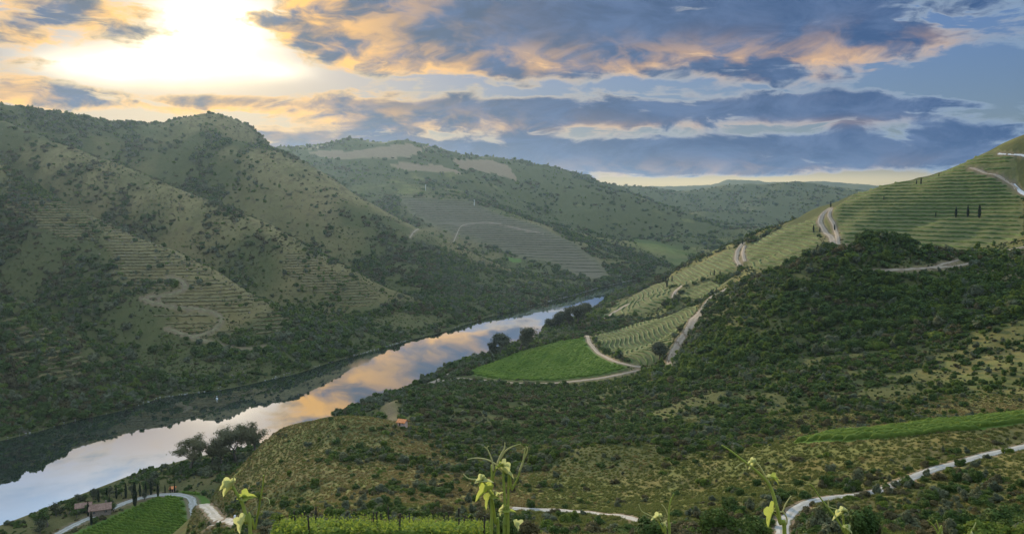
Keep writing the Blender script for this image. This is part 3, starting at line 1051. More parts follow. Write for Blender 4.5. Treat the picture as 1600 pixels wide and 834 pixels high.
# ---------------------------------------------------------------- foliage helpers
def leaf_cards(c, n, size, rng, flat=0.0):
    """square-ish leaves: centres c, facing n, sizes; two triangles each, slightly folded"""
    k = len(c)
    n = n + rng.normal(0, 0.55, (k, 3))
    n /= np.linalg.norm(n, axis=1)[:, None] + 1e-9
    a = np.cross(n, rng.normal(0, 1, (k, 3)))
    a /= np.linalg.norm(a, axis=1)[:, None] + 1e-9
    b = np.cross(n, a)
    s = np.asarray(size).reshape(-1, 1) * rng.uniform(0.7, 1.3, (k, 1))
    v = np.stack([c - a * s * .55, c - b * s * .36 + n * s * .12, c + a * s * .6, c + b * s * .36 + n * s * .12], 1)
    f = np.arange(k * 4).reshape(k, 4)
    return v.reshape(-1, 3), f


def lobe_cloud(lobes, n, rng, fill=0.25):
    """points on (and a little inside) a set of ellipsoid lobes (x,y,z,rx,ry,rz)"""
    L = np.array(lobes)
    w = L[:, 3] * L[:, 4] + L[:, 3] * L[:, 5]
    k = rng.choice(len(L), n, p=w / w.sum())
    d = rng.normal(0, 1, (n, 3))
    d /= np.linalg.norm(d, axis=1)[:, None]
    rad = 1 - fill * rng.random((n, 1)) ** 1.5
    return L[k, :3] + d * L[k, 3:] * rad, d


def blob(lobes, rng, sub=1, shrink=0.8):
    """inner twig mass: low lumpy ellipsoids"""
    vs, fs = [], []
    t = (1 + 5 ** .5) / 2
    ico = np.array([(-1, t, 0), (1, t, 0), (-1, -t, 0), (1, -t, 0), (0, -1, t), (0, 1, t), (0, -1, -t), (0, 1, -t), (t, 0, -1), (t, 0, 1), (-t, 0, -1), (-t, 0, 1)])
    ico /= np.linalg.norm(ico[0])
    fc = np.array([(0, 11, 5), (0, 5, 1), (0, 1, 7), (0, 7, 10), (0, 10, 11), (1, 5, 9), (5, 11, 4), (11, 10, 2), (10, 7, 6), (7, 1, 8), (3, 9, 4), (3, 4, 2),
                   (3, 2, 6), (3, 6, 8), (3, 8, 9), (4, 9, 5), (2, 4, 11), (6, 2, 10), (8, 6, 7), (9, 8, 1)])
    b = 0
    for l in lobes:
        vs.append(np.array(l[:3]) + ico * np.array(l[3:]) * shrink * rng.uniform(.8, 1.15, (12, 1)))
        fs.append(fc + b)
        b += 12
    return np.vstack(vs), np.vstack(fs)


def join_tq(parts):
    """parts: list of (verts, faces); quads become two triangles"""
    V, F, b = [], [], 0
    for v, f in parts:
        if f.shape[1] == 4:
            f = np.vstack([f[:, [0, 1, 2]], f[:, [0, 2, 3]]])
        V.append(v)
        F.append(f + b)
        b += len(v)
    return np.vstack(V), np.vstack(F)


def shrub_mesh(name, rng, n, leaf, kind):
    """about 1 m across and 0.8-1 m tall, base at z = 0"""
    lobes = []
    if kind == 'round':
        lobes = [(0, 0, .42, .48, .46, .44)]
        for _ in range(7):
            a = rng.uniform(0, 6.28)
            lobes.append((.30 * math.cos(a), .30 * math.sin(a), rng.uniform(.25, .72), rng.uniform(.15, .26), rng.uniform(.15, .26), rng.uniform(.14, .24)))
    elif kind == 'spread':
        for _ in range(9):
            a, q = rng.uniform(0, 6.28), rng.uniform(0.1, .42)
            lobes.append((q * math.cos(a), q * math.sin(a), rng.uniform(.18, .5), rng.uniform(.16, .3), rng.uniform(.16, .3), rng.uniform(.16, .26)))
    else:                                     # upright, open
        for _ in range(8):
            a, q = rng.uniform(0, 6.28), rng.uniform(0.02, .32)
            lobes.append((q * math.cos(a), q * math.sin(a), rng.uniform(.3, .85), rng.uniform(.12, .2), rng.uniform(.12, .2), rng.uniform(.18, .3)))
    c, d = lobe_cloud(lobes, n, rng, 0.35)
    ok = c[:, 2] > 0.0
    c, d = c[ok], d[ok]
    lv = leaf_cards(c, d + np.array([0, 0, .35]), np.full(len(c), leaf), rng)
    bl = blob(lobes, rng)
    bl[0][:, 2] = np.maximum(bl[0][:, 2], -0.1)
    v, f = join_tq([lv, bl])
    return mesh_np(name, v, f)


KINDS = [('dark', 'shrub_dark', 'round'), ('dark', 'shrub_dark', 'spread'), ('olive', 'shrub_olive', 'round'), ('olive', 'shrub_olive', 'upright'),
         ('green', 'shrub_green', 'spread'), ('green', 'shrub_green', 'upright'), ('brown', 'shrub_brown', 'spread')]
near_shrubs, far_shrubs = [], []
for i, (kd, mt, sh) in enumerate(KINDS):
    rg = np.random.default_rng(100 + i)
    a = shrub_mesh('shrub', rg, 1500, 0.085, sh)
    a.materials.append(M[mt])
    near_shrubs.append(a)
    a = shrub_mesh('scrub_far', rg, 260, 0.19, sh)
    a.materials.append(M[mt])
    far_shrubs.append(a)


def instance_set(name, protos, pts, rot, scl, idx, hidden_name):
    """one object that carries many copies of the prototypes (uncountable ground cover)"""
    coll = bpy.data.collections.new(hidden_name)
    for i, pm in enumerate(protos):
        coll.objects.link(bpy.data.objects.new('%s_%02d' % (hidden_name, i), pm))
    me = bpy.data.meshes.new(name)
    me.vertices.add(len(pts))
    me.vertices.foreach_set('co', np.ascontiguousarray(pts, np.float32).ravel())
    for k, arr, ty, fld in (('rot', rot, 'FLOAT_VECTOR', 'vector'), ('scl', scl, 'FLOAT_VECTOR', 'vector'), ('idx', idx, 'INT', 'value')):
        at = me.attributes.new(k, ty, 'POINT')
        at.data.foreach_set(fld, np.ascontiguousarray(arr, np.int32 if ty == 'INT' else np.float32).ravel())
    ob = obj(name, me)
    ng = bpy.data.node_groups.new(name, 'GeometryNodeTree')
    ng.interface.new_socket('Geometry', in_out='INPUT', socket_type='NodeSocketGeometry')
    ng.interface.new_socket('Geometry', in_out='OUTPUT', socket_type='NodeSocketGeometry')
    gi, go = ng.nodes.new('NodeGroupInput'), ng.nodes.new('NodeGroupOutput')
    m2p = ng.nodes.new('GeometryNodeMeshToPoints')
    ip = ng.nodes.new('GeometryNodeInstanceOnPoints')
    ci = ng.nodes.new('GeometryNodeCollectionInfo')
    ci.inputs['Collection'].default_value = coll
    ci.inputs['Separate Children'].default_value = True
    ci.inputs['Reset Children'].default_value = True
    ip.inputs['Pick Instance'].default_value = True

    def nattr(nm, ty):
        n = ng.nodes.new('GeometryNodeInputNamedAttribute')
        n.data_type = ty
        n.inputs['Name'].default_value = nm
        return n.outputs['Attribute']
    L = ng.links.new
    L(gi.outputs[0], m2p.inputs['Mesh'])
    L(m2p.outputs[0], ip.inputs['Points'])
    L(ci.outputs[0], ip.inputs['Instance'])
    L(nattr('idx', 'INT'), ip.inputs['Instance Index'])
    L(nattr('rot', 'FLOAT_VECTOR'), ip.inputs['Rotation'])
    L(nattr('scl', 'FLOAT_VECTOR'), ip.inputs['Scale'])
    L(ip.outputs[0], go.inputs[0])
    md = ob.modifiers.new('scatter', 'NODES')
    md.node_group = ng
    ob['kind'] = 'stuff'
    return ob


# ---------------------------------------------------------------- vine rows and terrace banks
def hedge(line, width, height, rng, lift=0.0, seg=None, rough=0.22):
    """a lumpy hedge-like strip along a plan line, sitting on the ground"""
    ln = smooth_line(line, seg or width * 0.9)
    n = len(ln)
    t = np.gradient(ln, axis=0)
    t /= np.hypot(t[:, 0], t[:, 1])[:, None] + 1e-9
    nm = np.c_[-t[:, 1], t[:, 0]]
    prof = np.array([(-.42, 0.02), (-.5, .45), (-.34, .88), (0, 1.0), (.34, .88), (.5, .45), (.42, 0.02)])
    vs = []
    hs = 1 + rng.normal(0, rough, n)
    ends = np.ones(n)
    ends[[0, -1]] = .15
    hs *= ends
    for (a, h_) in prof:
        wj = a * width * (1 + rng.normal(0, rough, n)) * ends
        q = ln + nm * wj[:, None]
        z = H(ln[:, 0], ln[:, 1]) * .5 + H(q[:, 0], q[:, 1]) * .5 + lift + h_ * height * hs * (1 + rng.normal(0, rough * .4, n)) - (0.3 if h_ < .1 else 0)
        vs.append(np.c_[q, z])
    vs = np.stack(vs, 1)
    a, c_ = np.meshgrid(np.arange(n - 1), np.arange(6), indexing='ij')
    f = np.stack([a * 7 + c_, (a + 1) * 7 + c_, (a + 1) * 7 + c_ + 1, a * 7 + c_ + 1], -1).reshape(-1, 4)
    return vs.reshape(-1, 3), f[:, ::-1]


def row_leaves(line, width, height, per_m, leaf, rng, lift=0.0, wispy=False):
    ln = np.array([q[:2] for q in line], float)
    s = np.r_[0, np.cumsum(np.hypot(*np.diff(ln, axis=0).T))]
    k = int(s[-1] * per_m)
    t = rng.uniform(0, s[-1], k)
    x, y = np.interp(t, s, ln[:, 0]), np.interp(t, s, ln[:, 1])
    d = np.array([ln[-1] - ln[0]])[0]
    d /= np.hypot(*d) + 1e-9
    th = rng.uniform(-0.3, math.pi + .3, k)
    r_ = rng.uniform(.6, 1.12, k)
    ox, oz = np.cos(th) * width * .5 * r_, (0.35 + 0.65 * np.sin(th) * r_) * height
    x, y = x - d[1] * ox, y + d[0] * ox
    wob = 1 + .16 * fbm(x, y, 2.2, 2, 3) if wispy else 1.0
    c = np.c_[x, y, H(x, y) + lift + oz * wob]
    nrm = np.c_[-d[1] * np.cos(th), d[0] * np.cos(th), np.sin(th)]
    sz = np.full(k, leaf)
    if wispy:                                                       # loose shoots standing up out of the canopy
        m_ = int(s[-1] * 9)
        t = rng.uniform(0, s[-1], m_)
        x0, y0 = np.interp(t, s, ln[:, 0]) + rng.normal(0, width * .25, m_), np.interp(t, s, ln[:, 1]) + rng.normal(0, width * .25, m_)
        z0, hh, le = H(x0, y0) + lift + height * .9, rng.uniform(.15, .6, m_), rng.normal(0, .25, (m_, 2))
        f_ = np.tile(np.linspace(0, 1, 9), m_)
        i_ = np.repeat(np.arange(m_), 9)
        c2 = np.c_[x0[i_] + le[i_, 0] * f_ * hh[i_], y0[i_] + le[i_, 1] * f_ * hh[i_], z0[i_] + f_ * hh[i_]] + rng.normal(0, .03, (len(i_), 3))
        c, nrm, sz = np.vstack([c, c2]), np.vstack([nrm, rng.normal(0, 1, (len(i_), 3))]), np.r_[sz, leaf * (1.0 - .55 * f_)]
    return leaf_cards(c, nrm, sz, rng)


def grad(x, y, e=2.0):
    return (float(H(x + e, y) - H(x - e, y)) / (2 * e), float(H(x, y + e) - H(x, y - e)) / (2 * e))


def contours(area, dz_, step, min_len):
    """level lines of the ground inside an area, as plan polylines"""
    poly = AREA[area]
    P = np.array(poly)
    lo, hi = P.min(0), P.max(0)
    xs, ys = np.meshgrid(np.arange(lo[0], hi[0], step * 1.5), np.arange(lo[1], hi[1], step * 1.5))
    xs, ys = xs.ravel(), ys.ravel()
    ok = in_poly(xs, ys, poly) & (road_dist(xs, ys) > 3)
    xs, ys = xs[ok], ys[ok]
    zs = H(xs, ys)
    out = []
    for lev in np.arange(math.ceil(zs.min() / dz_) * dz_, zs.max(), dz_):
        cand = np.argwhere(np.abs(zs - lev) < dz_ * 0.3).ravel()
        seen = []
        for k in cand:
            x0, y0 = xs[k], ys[k]
            if seen and np.min(np.hypot(*(np.array(seen) - (x0, y0)).T)) < step * 4:
                continue
            halves = []
            for sg in (1, -1):
                x, y, pl, last = x0, y0, [], None
                for _ in range(160):
                    gx, gy = grad(x, y, step * .7)
                    g2 = gx * gx + gy * gy + 1e-6
                    if g2 < 2e-3:
                        break
                    e = float(H(x, y)) - lev
                    x, y = x - gx * e / g2 * .8, y - gy * e / g2 * .8
                    if not in_poly(x, y, poly) or road_dist(np.array([x]), np.array([y]))[0] < 1.5:
                        break
                    pl.append((x, y))
                    gl_ = math.sqrt(g2)
                    dx_, dy_ = -gy / gl_ * sg, gx / gl_ * sg
                    if last is not None:
                        if dx_ * last[0] + dy_ * last[1] < 0:
                            break
                        dx_, dy_ = .5 * (dx_ + last[0]), .5 * (dy_ + last[1])
                    last = (dx_, dy_)
                    x, y = x + dx_ * step, y + dy_ * step
                halves.append(pl)
            ln = halves[1][::-1] + halves[0][1:]
            seen += ln if ln else [(x0, y0)]
            if len(ln) > 2 and (len(ln) - 1) * step > min_len:
                out.append(ln)
    return out


ONES = 'first second third fourth fifth sixth seventh eighth ninth tenth eleventh twelfth thirteenth fourteenth fifteenth sixteenth seventeenth eighteenth nineteenth'.split()
TENS = {2: 'twent', 3: 'thirt', 4: 'fort', 5: 'fift', 6: 'sixt', 7: 'sevent', 8: 'eight', 9: 'ninet'}


def nth(k):
    """k = 0 -> first"""
    k += 1
    if k < 20:
        return ONES[k - 1]
    t_, o_ = divmod(k, 10)
    return TENS[t_] + ('ieth' if o_ == 0 else 'y-' + ONES[o_ - 1])


def row_things(name, lines, width, height, mat_, label, cat, group, rng, lift=0.0, seg=None, leaves=None, rough=.22, parent=None, by='near'):
    lines = sorted(lines, key=lambda q: np.mean([H(*p_) if by == 'low' else p_[1] for p_ in q]))
    for k, ln in enumerate(lines):
        parts = [hedge(ln, width, height, rng, lift, seg, rough)]
        if leaves:
            parts.append(row_leaves(ln, width * 1.3, height * 1.12, leaves[0], leaves[1], rng, lift, len(leaves) > 2))
        v, f = join_tq(parts)
        c0 = v.mean(0)
        o = obj(name, mesh_np(name, v - c0, f), mat_)
        o.location = c0
        if parent is None:
            tag(o, label % nth(k), cat, group)
        else:
            o.parent = parent


def para_lines(area, p0, p1, gap, wave=0.0, wl=60.0, step=4.0, min_len=8):
    """parallel rows along p0->p1 across an area"""
    poly = AREA[area]
    P = np.array(poly)
    d = np.array(p1[:2], float) - np.array(p0[:2], float)
    d /= np.hypot(*d)
    n = np.array([-d[1], d[0]])
    a, b_ = P @ d, P @ n
    out = []
    for o_ in np.arange(b_.min() + gap / 2, b_.max(), gap):
        t = np.arange(a.min(), a.max(), step)
        off = o_ + wave * np.sin(t / wl * 2 * math.pi + o_ * .02) + wave * .4 * np.sin(t / wl * 4.3 + o_ * .05)
        q = t[:, None] * d + off[:, None] * n
        ok = in_poly(q[:, 0], q[:, 1], poly) & (road_dist(q[:, 0], q[:, 1]) > 0.8)
        run = []
        for k in range(len(q) + 1):
            if k < len(q) and ok[k]:
                run.append(tuple(q[k]))
            else:
                if len(run) > 2 and (len(run) - 1) * step > min_len:
                    out.append(run)
                run = []
    return out


rg = np.random.default_rng(5)
for ar, dzz, lab in (('hill_a', 4.2, 'on the high terraces right of the hilltop road'),
                     ('hill_b', 3.6, 'on the terraces left of the winding hilltop road'),
                     ('hill_c', 3.4, 'on the steep terraces above the river bend'),
                     ('hill_d', 3.0, 'on the lowest terraces beside the river'),
                     ('hill_e', 2.6, 'in the small patch above the steep dirt track')):
    row_things('vine_row', contours(ar, dzz, 7.0, 24), 1.7, 1.5, M['vine_far'], 'vine row ' + lab + ', %s from the bottom', 'vine row', 'vine rows ' + lab, rg, seg=3.0, by='low')
rw0, rw1 = spot(946, 520), spot(1010, 570)
row_things('vine_row', para_lines('rows', rw0, rw1, 5.2, 3.2, 75.0), 1.4, 1.3, M['vine_far'],
           'wavy row of young vines beside the steep dirt track, %s from the near end', 'vine row', 'wavy vine rows beside the steep track', rg, seg=1.8)
gf0, gf1 = spot(770, 585), spot(960, 570)
row_things('vine_row', para_lines('green_field', gf0, gf1, 2.7, 0.5, 90.0), 1.9, 1.5, M['vine_mid'],
           'dense green vine row in the flat riverside field, %s from the near edge', 'vine row', 'vine rows of the flat green field', rg, seg=1.4)
hf0, hf1 = (-190, 406), (-152, 393)
row_things('vine_row', para_lines('house_field', hf0, hf1, 2.7, 0.0), 1.0, 1.3, M['vine_mid'],
           'straight vine row in the small vineyard by the house, %s from the bottom', 'vine row', 'vine rows beside the stone house', rg, seg=0.7, leaves=(9, .38))
st0, st1 = (75, 211), (121, 192)
row_things('vine_row', para_lines('strip', st0, st1, 1.9, 0.0, step=3.0), 1.0, 1.25, M['vine_leaf'],
           'bright green vine row on the strip behind the gravel track, %s from the front', 'vine row', 'vine rows on the bright strip', rg, seg=.8, leaves=(26, .22), rough=.14)
row_things('vine_row', contours('spur_vines', 5.0, 16.0, 60), 2.2, 1.4, M['vine_spur'],
           'thin vine row on the distant terraced spur, %s from the river', 'vine row', 'vine rows of the distant spur', rg, seg=7.0, by='low')
for ar in ('old_terrace', 'old_terrace_low', 'old_terrace_toe', 'old_terrace_mid', 'old_terrace_top'):
    row_things('terrace_bank', contours(ar, 3.2, 6.0, 20), 2.6, 1.2, M['bank_grass'], '', '', '', rg, seg=2.2, rough=.3, parent=terrain)

# the vineyard just below the viewpoint: leafy rows with stakes
AREA['front'] = [(-11.0, 36.2), (-8.4, 39.6), (-4, 39.9), (-1.4, 38.2), (-.4, 36), (-.4, 26), (-8.6, 26)]
fl = []
for y in np.arange(27.5, 39.6, 2.2):
    xs = np.arange(-18, 1, 1.0)
    q = [(x, y + .04 * x) for x in xs if in_poly(x, y + .04 * x, AREA['front'])]
    if len(q) > 2:
        fl.append(q)
row_things('vine_row', fl, 0.55, 1.2, M['vine_leaf'], 'leafy bright vine row at the bottom edge of the view, %s from the front', 'vine row', 'vine rows nearest the viewpoint',
           rg, seg=.35, leaves=(520, .12, 1), rough=.06)
stk = MB()
stk.tube([(0, 0, -.2), (0.01, 0, .95), (0, .01, 1.95)], [.035, .033, .03], 7)
stk_me = stk.mesh('vine_stake')
stk_me.materials.append(m_plain('dark_stake', (.03, .026, .022), (.07, .06, .05), 6.0, 0.9))
STK = sorted([ln[k] for ln in fl for k in range(1, len(ln), 3)])
for kk_, (x, y) in enumerate(STK):
    if True:
        o = bpy.data.objects.new('vine_stake', stk_me)
        COL.objects.link(o)
        o.location = (x, y, float(H(x, y)))
        o.rotation_euler = (rg.normal(0, .04), rg.normal(0, .04), rg.uniform(0, 6))
        o.scale = (1, 1, rg.uniform(.92, 1.1))
        tag(o, 'dark wooden stake poking out of the front vine rows, %s from the left' % nth(kk_), 'stake', 'stakes of the front vine rows')

# ---------------------------------------------------------------- trees
def grow_tree(rng, height, spread, leaf_n, leaf, trunk_r, fork=0.3, clump=.11, levels=3, droop=0.0, kmin=4):
    """tapered trunk with limbs and leaf clumps at the twig ends; unit metres, base at z = 0"""
    wood, tips = MB(), []

    def limb(p, d, L, r0, lev):
        n = 4
        pts, rad = [p], [r0]
        for i in range(n):
            d = d + rng.normal(0, .13, 3) + np.array([0, 0, .06 - droop * lev])
            d = d / np.linalg.norm(d)
            p = p + d * L / n
            pts.append(p)
            rad.append(r0 * (1 - .62 * (i + 1) / n))
        wood.tube(pts, rad, 6 if lev < 2 else 4, False)
        if lev >= levels:
            tips.extend(pts[1:])
            return
        if lev >= levels - 1:
            tips.extend(pts[2:])
        k = kmin + int(rng.random() * 2)
        for i in range(k):
            q = pts[-1] if i == 0 else pts[1 + int(rng.integers(1, n))]
            a = rng.uniform(0, 6.28)
            out = np.array([math.cos(a), math.sin(a), 0])
            up = rng.uniform(.35, 1.25)
            nd = d * .45 + out * spread * rng.uniform(.7, 1.2) + np.array([0, 0, up * .6])
            limb(q, nd / np.linalg.norm(nd), L * rng.uniform(.55, .78), rad[-2] * .75, lev + 1)
    limb(np.zeros(3), np.array([rng.normal(0, .06), rng.normal(0, .06), 1.0]), height * fork, trunk_r, 0)
    T = np.array(tips)
    sc = height / (T[:, 2].max() + clump * height * .6)
    wood.v = [tuple(np.array(q) * (sc if q[2] > 0 else 1)) for q in wood.v]
    T = T * sc
    k = rng.integers(0, len(T), leaf_n)
    rad = clump * height * (.55 + .75 * hash2(k.astype(float), k * 3.0, 2))
    dd = rng.normal(0, 1, (leaf_n, 3))
    dd /= np.linalg.norm(dd, axis=1)[:, None]
    c = T[k] + dd * rad[:, None] * rng.random((leaf_n, 1)) ** .45 * np.array([1, 1, .75])
    v, f = leaf_cards(c, dd + np.array([0, 0, .3]), np.full(leaf_n, leaf), rng)
    return wood.mesh('trunk', True), mesh_np('crown', v, f)


TREES = {}
for i, (k, a) in enumerate(dict(poplar_a=(22, .62, 6200, .55, .42), poplar_b=(24, .55, 5800, .55, .45), poplar_c=(20, .68, 5600, .52, .4)).items()):
    tw, tl = grow_tree(np.random.default_rng(40 + i), a[0], a[1], a[2], a[3], a[4], .24, .095, 3)
    tw.materials.append(M['bark']); tl.materials.append(M['tree_leaf'])
    TREES[k] = (tw, tl, a[0])
for i, (k, a) in enumerate(dict(euca_a=(20, .6, 6500, .75, .4), euca_b=(22, .65, 6500, .75, .45), euca_c=(18, .8, 6500, .8, .4)).items()):
    tw, tl = grow_tree(np.random.default_rng(60 + i), a[0], a[1], a[2], a[3], a[4], .2, .12, 3)
    tw.materials.append(M['bark']); tl.materials.append(M['euca_leaf'])
    TREES[k] = (tw, tl, a[0])
for i, (k, a) in enumerate(dict(small_a=(6, 1.2, 1100, .36, .16), small_b=(7, 1.0, 1200, .38, .18)).items()):
    tw, tl = grow_tree(np.random.default_rng(80 + i), a[0], a[1], a[2], a[3], a[4], .28, .17, 2)
    tw.materials.append(M['bark']); tl.materials.append(M['euca_leaf'] if i else M['shrub_dark'])
    TREES[k] = (tw, tl, a[0])


def plant_tree(kind, x, y, h, label, group=None, name='tree', wide=1.0):
    tw, tl, h0 = TREES[kind]
    e = empty(name, (x, y, float(H(x, y)) - .15), RNG.uniform(0, 6.28))
    s = h / h0
    e.scale = (s * wide, s * wide, s)
    obj('trunk', tw, None, e)
    obj('crown', tl, None, e)
    tag(e, label, 'tree', group)
    return e


def at_spot(u, v):
    p_ = spot(u, v)
    return p_[0], p_[1]


for kind, x, y, h, w_, lab in (
        ('poplar_a', -186, 452, 23, 1.5, 'leftmost and darkest of the tall airy riverside trees behind the farm road'),
        ('poplar_c', -178, 466, 17, 1.1, 'thin airy riverside tree with a gap of golden water on its left'),
        ('poplar_b', -171, 461, 23, 1.3, 'tall airy tree in the middle of the riverside clump before golden water'),
        ('poplar_a', -164, 468, 26, 1.3, 'tallest airy riverside tree right of the middle of the clump'),
        ('poplar_c', -153, 470, 24, 1.45, 'rightmost rounded tree of the airy riverside clump')):
    plant_tree(kind, x, y, h, lab, 'tall trees on the near bank', 'riverside_tree', w_)
for kind, px, h, w_, lab in (('euca_a', (783, 556), 26, 1.45, 'dark eucalyptus by the river, left one of the pair at the green field'),
                             ('euca_b', (812, 549), 29, 1.4, 'taller brownish eucalyptus, right one of the pair at the green field')):
    plant_tree(kind, *at_spot(*px), h, lab, 'pair of riverside eucalyptus', 'eucalyptus_tree', w_)
plant_tree('euca_c', *at_spot(772, 557), 16, 'low bushy tree at the left foot of the eucalyptus pair', None, 'tree')
plant_tree('euca_a', *at_spot(1030, 573), 24, 'lone rounded tree beside the red roofed shed at the track junction', None, 'tree', 1.2)
for k, (px, h, w_) in enumerate((((862, 516), 20, 1.4), ((874, 514), 24, 1.3), ((888, 511), 27, 1.3), ((901, 508), 30, 1.2), ((913, 502), 27, 1.3))):
    plant_tree(('euca_c', 'euca_a', 'euca_b')[k % 3], *at_spot(*px), h, ('leftmost low dark', 'second from left broad dark', 'middle tall dark', 'tallest dark', 'rightmost dark')[k] + ' tree of the grove on the point beyond the green field',
               'grove on the river point', 'tree', w_)
for k, (px, h) in enumerate(WTS := (((74, 822), 11), ((88, 806), 8), ((110, 797), 7), ((122, 789), 7), ((134, 784), 6), ((146, 780), 7), ((160, 777), 6), ((172, 775), 5.5), ((190, 774), 6),
                             ((206, 772), 6), ((224, 768), 7), ((238, 764), 8), ((248, 763), 7), ((62, 836), 9))):
    WT = [q[0] for q in WTS]
    plant_tree(('small_a', 'small_b')[k % 2], *at_spot(*px), h, 'small dark waterside tree between the house and the river, %s from the left' % nth(sorted(WT).index(px)), 'small trees along the waterside by the house', 'waterside_tree', 1.15)
plant_tree('small_a', *at_spot(178, 799), 6.0, 'small round tree standing against the right side of the stone house', None, 'tree', 1.1)
plant_tree('small_b', *at_spot(226, 780), 5.0, 'small round tree on the field edge right of the tallest cypress', None, 'tree', 1.1)

for px, h, lab in (((120, 808), 5.5, 'small tree in front of the stone barn, left of the house'), ((108, 803), 6.5, 'rounded tree at the far left end of the stone barn'),
                   ((134, 801), 5.0, 'small tree in the gap between the barn and the house'), ((166, 788), 5.5, 'small tree just behind the right end of the house')):
    plant_tree('small_a', *at_spot(*px), h, lab, None, 'tree', 1.2)

# cypresses: slim spindles
def cypress_mesh(rng):
    n = 900
    t = rng.random(n) ** .85
    r_ = .085 * np.sin(np.pi * np.clip(t * .93 + .07, 0, 1)) ** .75 * (1.15 - .55 * t) * rng.uniform(.7, 1.1, n)
    th = rng.uniform(0, 6.28, n)
    c = np.c_[r_ * np.cos(th), r_ * np.sin(th), .05 + t * .95]
    v, f = leaf_cards(c, np.c_[np.cos(th), np.sin(th), np.full(n, .2)], np.full(n, .05), rng)
    a = MB()
    a.tube([(0, 0, .06), (0, 0, .3), (0, 0, .65), (0, 0, .96)], [.05, .062, .045, .008], 7)
    bl = a.mesh('x')
    vv = np.array([q.co[:] for q in bl.vertices])
    ff = np.array([list(q.vertices) for q in bl.polygons if len(q.vertices) == 4])
    v, f = join_tq([(v, f), (vv, ff)])
    t_ = MB()
    t_.tube([(0, 0, -.03), (0, 0, .1)], [.018, .014], 6)
    return t_.mesh('trunk'), mesh_np('crown', v, f)


CYP = []
for i in range(3):
    a = cypress_mesh(np.random.default_rng(90 + i))
    a[0].materials.append(M['bark']); a[1].materials.append(M['cypress_leaf'])
    CYP.append(a)


def cypress(u, v, top, label, group, fat=1.0):
    p_ = spot(u, v)
    h = max((v - top) / FPX * np.hypot(p_[0], p_[1]) * 1.05, 4.0)
    e = empty('cypress', (p_[0], p_[1], p_[2] - .1), RNG.uniform(0, 6))
    e.scale = (h * fat, h * fat, h)
    tw, tl = CYP[int(RNG.integers(0, 3))]
    obj('trunk', tw, None, e)
    obj('crown', tl, None, e)
    tag(e, label, 'cypress', group)


for u, v, t in ((154, 784, 766), (167, 779, 764), (182, 779, 761), (197, 778, 757), (219, 775, 756), (228, 774, 756), (236, 773, 753), (171, 789, 776), (258, 770, 758)):
    cypress(u, v, t, 'slim dark cypress between the farm road and the river, %s from the left' % nth([154, 167, 171, 182, 197, 219, 228, 236, 258].index(u)), 'cypresses along the farm road')
cypress(211, 791, 756, 'tallest cypress, standing on the near edge of the farm road', 'cypresses along the farm road')
cypress(247, 777, 757, 'cypress at the top edge of the small vineyard', 'cypresses along the farm road')
cypress(266, 769, 757, 'left one of the two cypresses flanking the pink hut', 'cypresses along the farm road')
cypress(273, 769, 755, 'right one of the two cypresses flanking the pink hut', 'cypresses along the farm road')
cypress(138, 806, 786, 'cypress against the left corner of the stone house', 'cypresses along the farm road')
cypress(143, 820, 800, 'cypress on the farm road in front of the stone house', 'cypresses along the farm road')
for u, v, t, lab in ((1493.5, 340, 326, 'leftmost tall cypress of the three on the high terraces'), (1512, 339, 324, 'middle tall cypress of the three on the high terraces'),
                     (1530, 341, 323, 'rightmost and tallest cypress of the three on the high terraces'), (1462, 339, 332, 'small cypress left of the three tall ones on the high terraces'),
                     (1271, 363, 352, 'cypress at the left edge of the winding hilltop road'), (1281, 363, 355, 'short cypress between the two lanes of the hilltop road'),
                     (1304, 360, 351, 'cypress at the right edge of the winding hilltop road'), (1277, 397, 383, 'tall cypress below the hilltop road above the dark scrub'),
                     (1298, 324, 315, 'cypress on the ridge where the hilltop road disappears'), (1432, 289, 282, 'left small cypress of the pair on the bright skyline'),
                     (1439, 288, 279, 'right taller cypress of the pair on the bright skyline'), (1467, 276, 271, 'tiny cypress on the skyline right of the pair'),
                     (1381, 312, 306, 'lone cypress on the vineyard below the skyline'), (1160, 382, 373, 'cypress at the top of the short double road'),
                     (1110, 430, 424, 'left one of the three small cypresses above the middle terraces'), (1116, 430, 421, 'middle one of the three small cypresses above the middle terraces'),
                     (1125, 430, 422, 'right one of the three small cypresses above the middle terraces'), (1036, 442, 432, 'leftmost cypress of the cluster above the lowest terraces'),
                     (1040, 441, 431, 'second cypress from the left in the cluster above the lowest terraces'), (1044, 440, 432, 'third cypress from the left in the cluster above the lowest terraces'),
                     (1042, 449, 437, 'front cypress of the cluster above the lowest terraces'), (1050, 440, 431, 'rightmost cypress of the cluster above the lowest terraces')):
    cypress(u, v, t, lab, 'cypresses on the terraced hill', 1.25)

# ---------------------------------------------------------------- scrub
def scatter(n, r0, r1, a0, a1, rng):
    r_ = np.sqrt(rng.uniform(r0 * r0, r1 * r1, n))
    a = np.radians(rng.uniform(a0, a1, n))
    return r_ * np.sin(a), r_ * np.cos(a)


def open_ground(x, y, gap=1.5):
    z = H(x, y)
    ok = (z > 0.5) & (road_dist(x, y) > gap)
    rdg = road_dist(x, y)
    ok &= ~((rdg < 14) & (y > 560) & (y < 700) & (x > -90) & (x < 100))
    ok &= ~in_poly(x, y, [(330, 1040), (420, 960), (540, 900), (640, 860), (900, 880), (900, 1080), (600, 1230), (420, 1230)])   # the vineyard crest is kept clear                  # verges of the field tracks are kept open
    ok &= ~in_poly(x, y, [(-225, 345), (-138, 345), (-88, 190), (-150, 190)])        # the slope above the small vineyard is kept clear
    return ok & ~inside(x, y, *VINES, 'tan_1', 'tan_2', 'tan_3', 'tan_4', 'red_bank', 'slip', 'far_green_1', 'far_green_2', 'bright_patch', 'front'), z


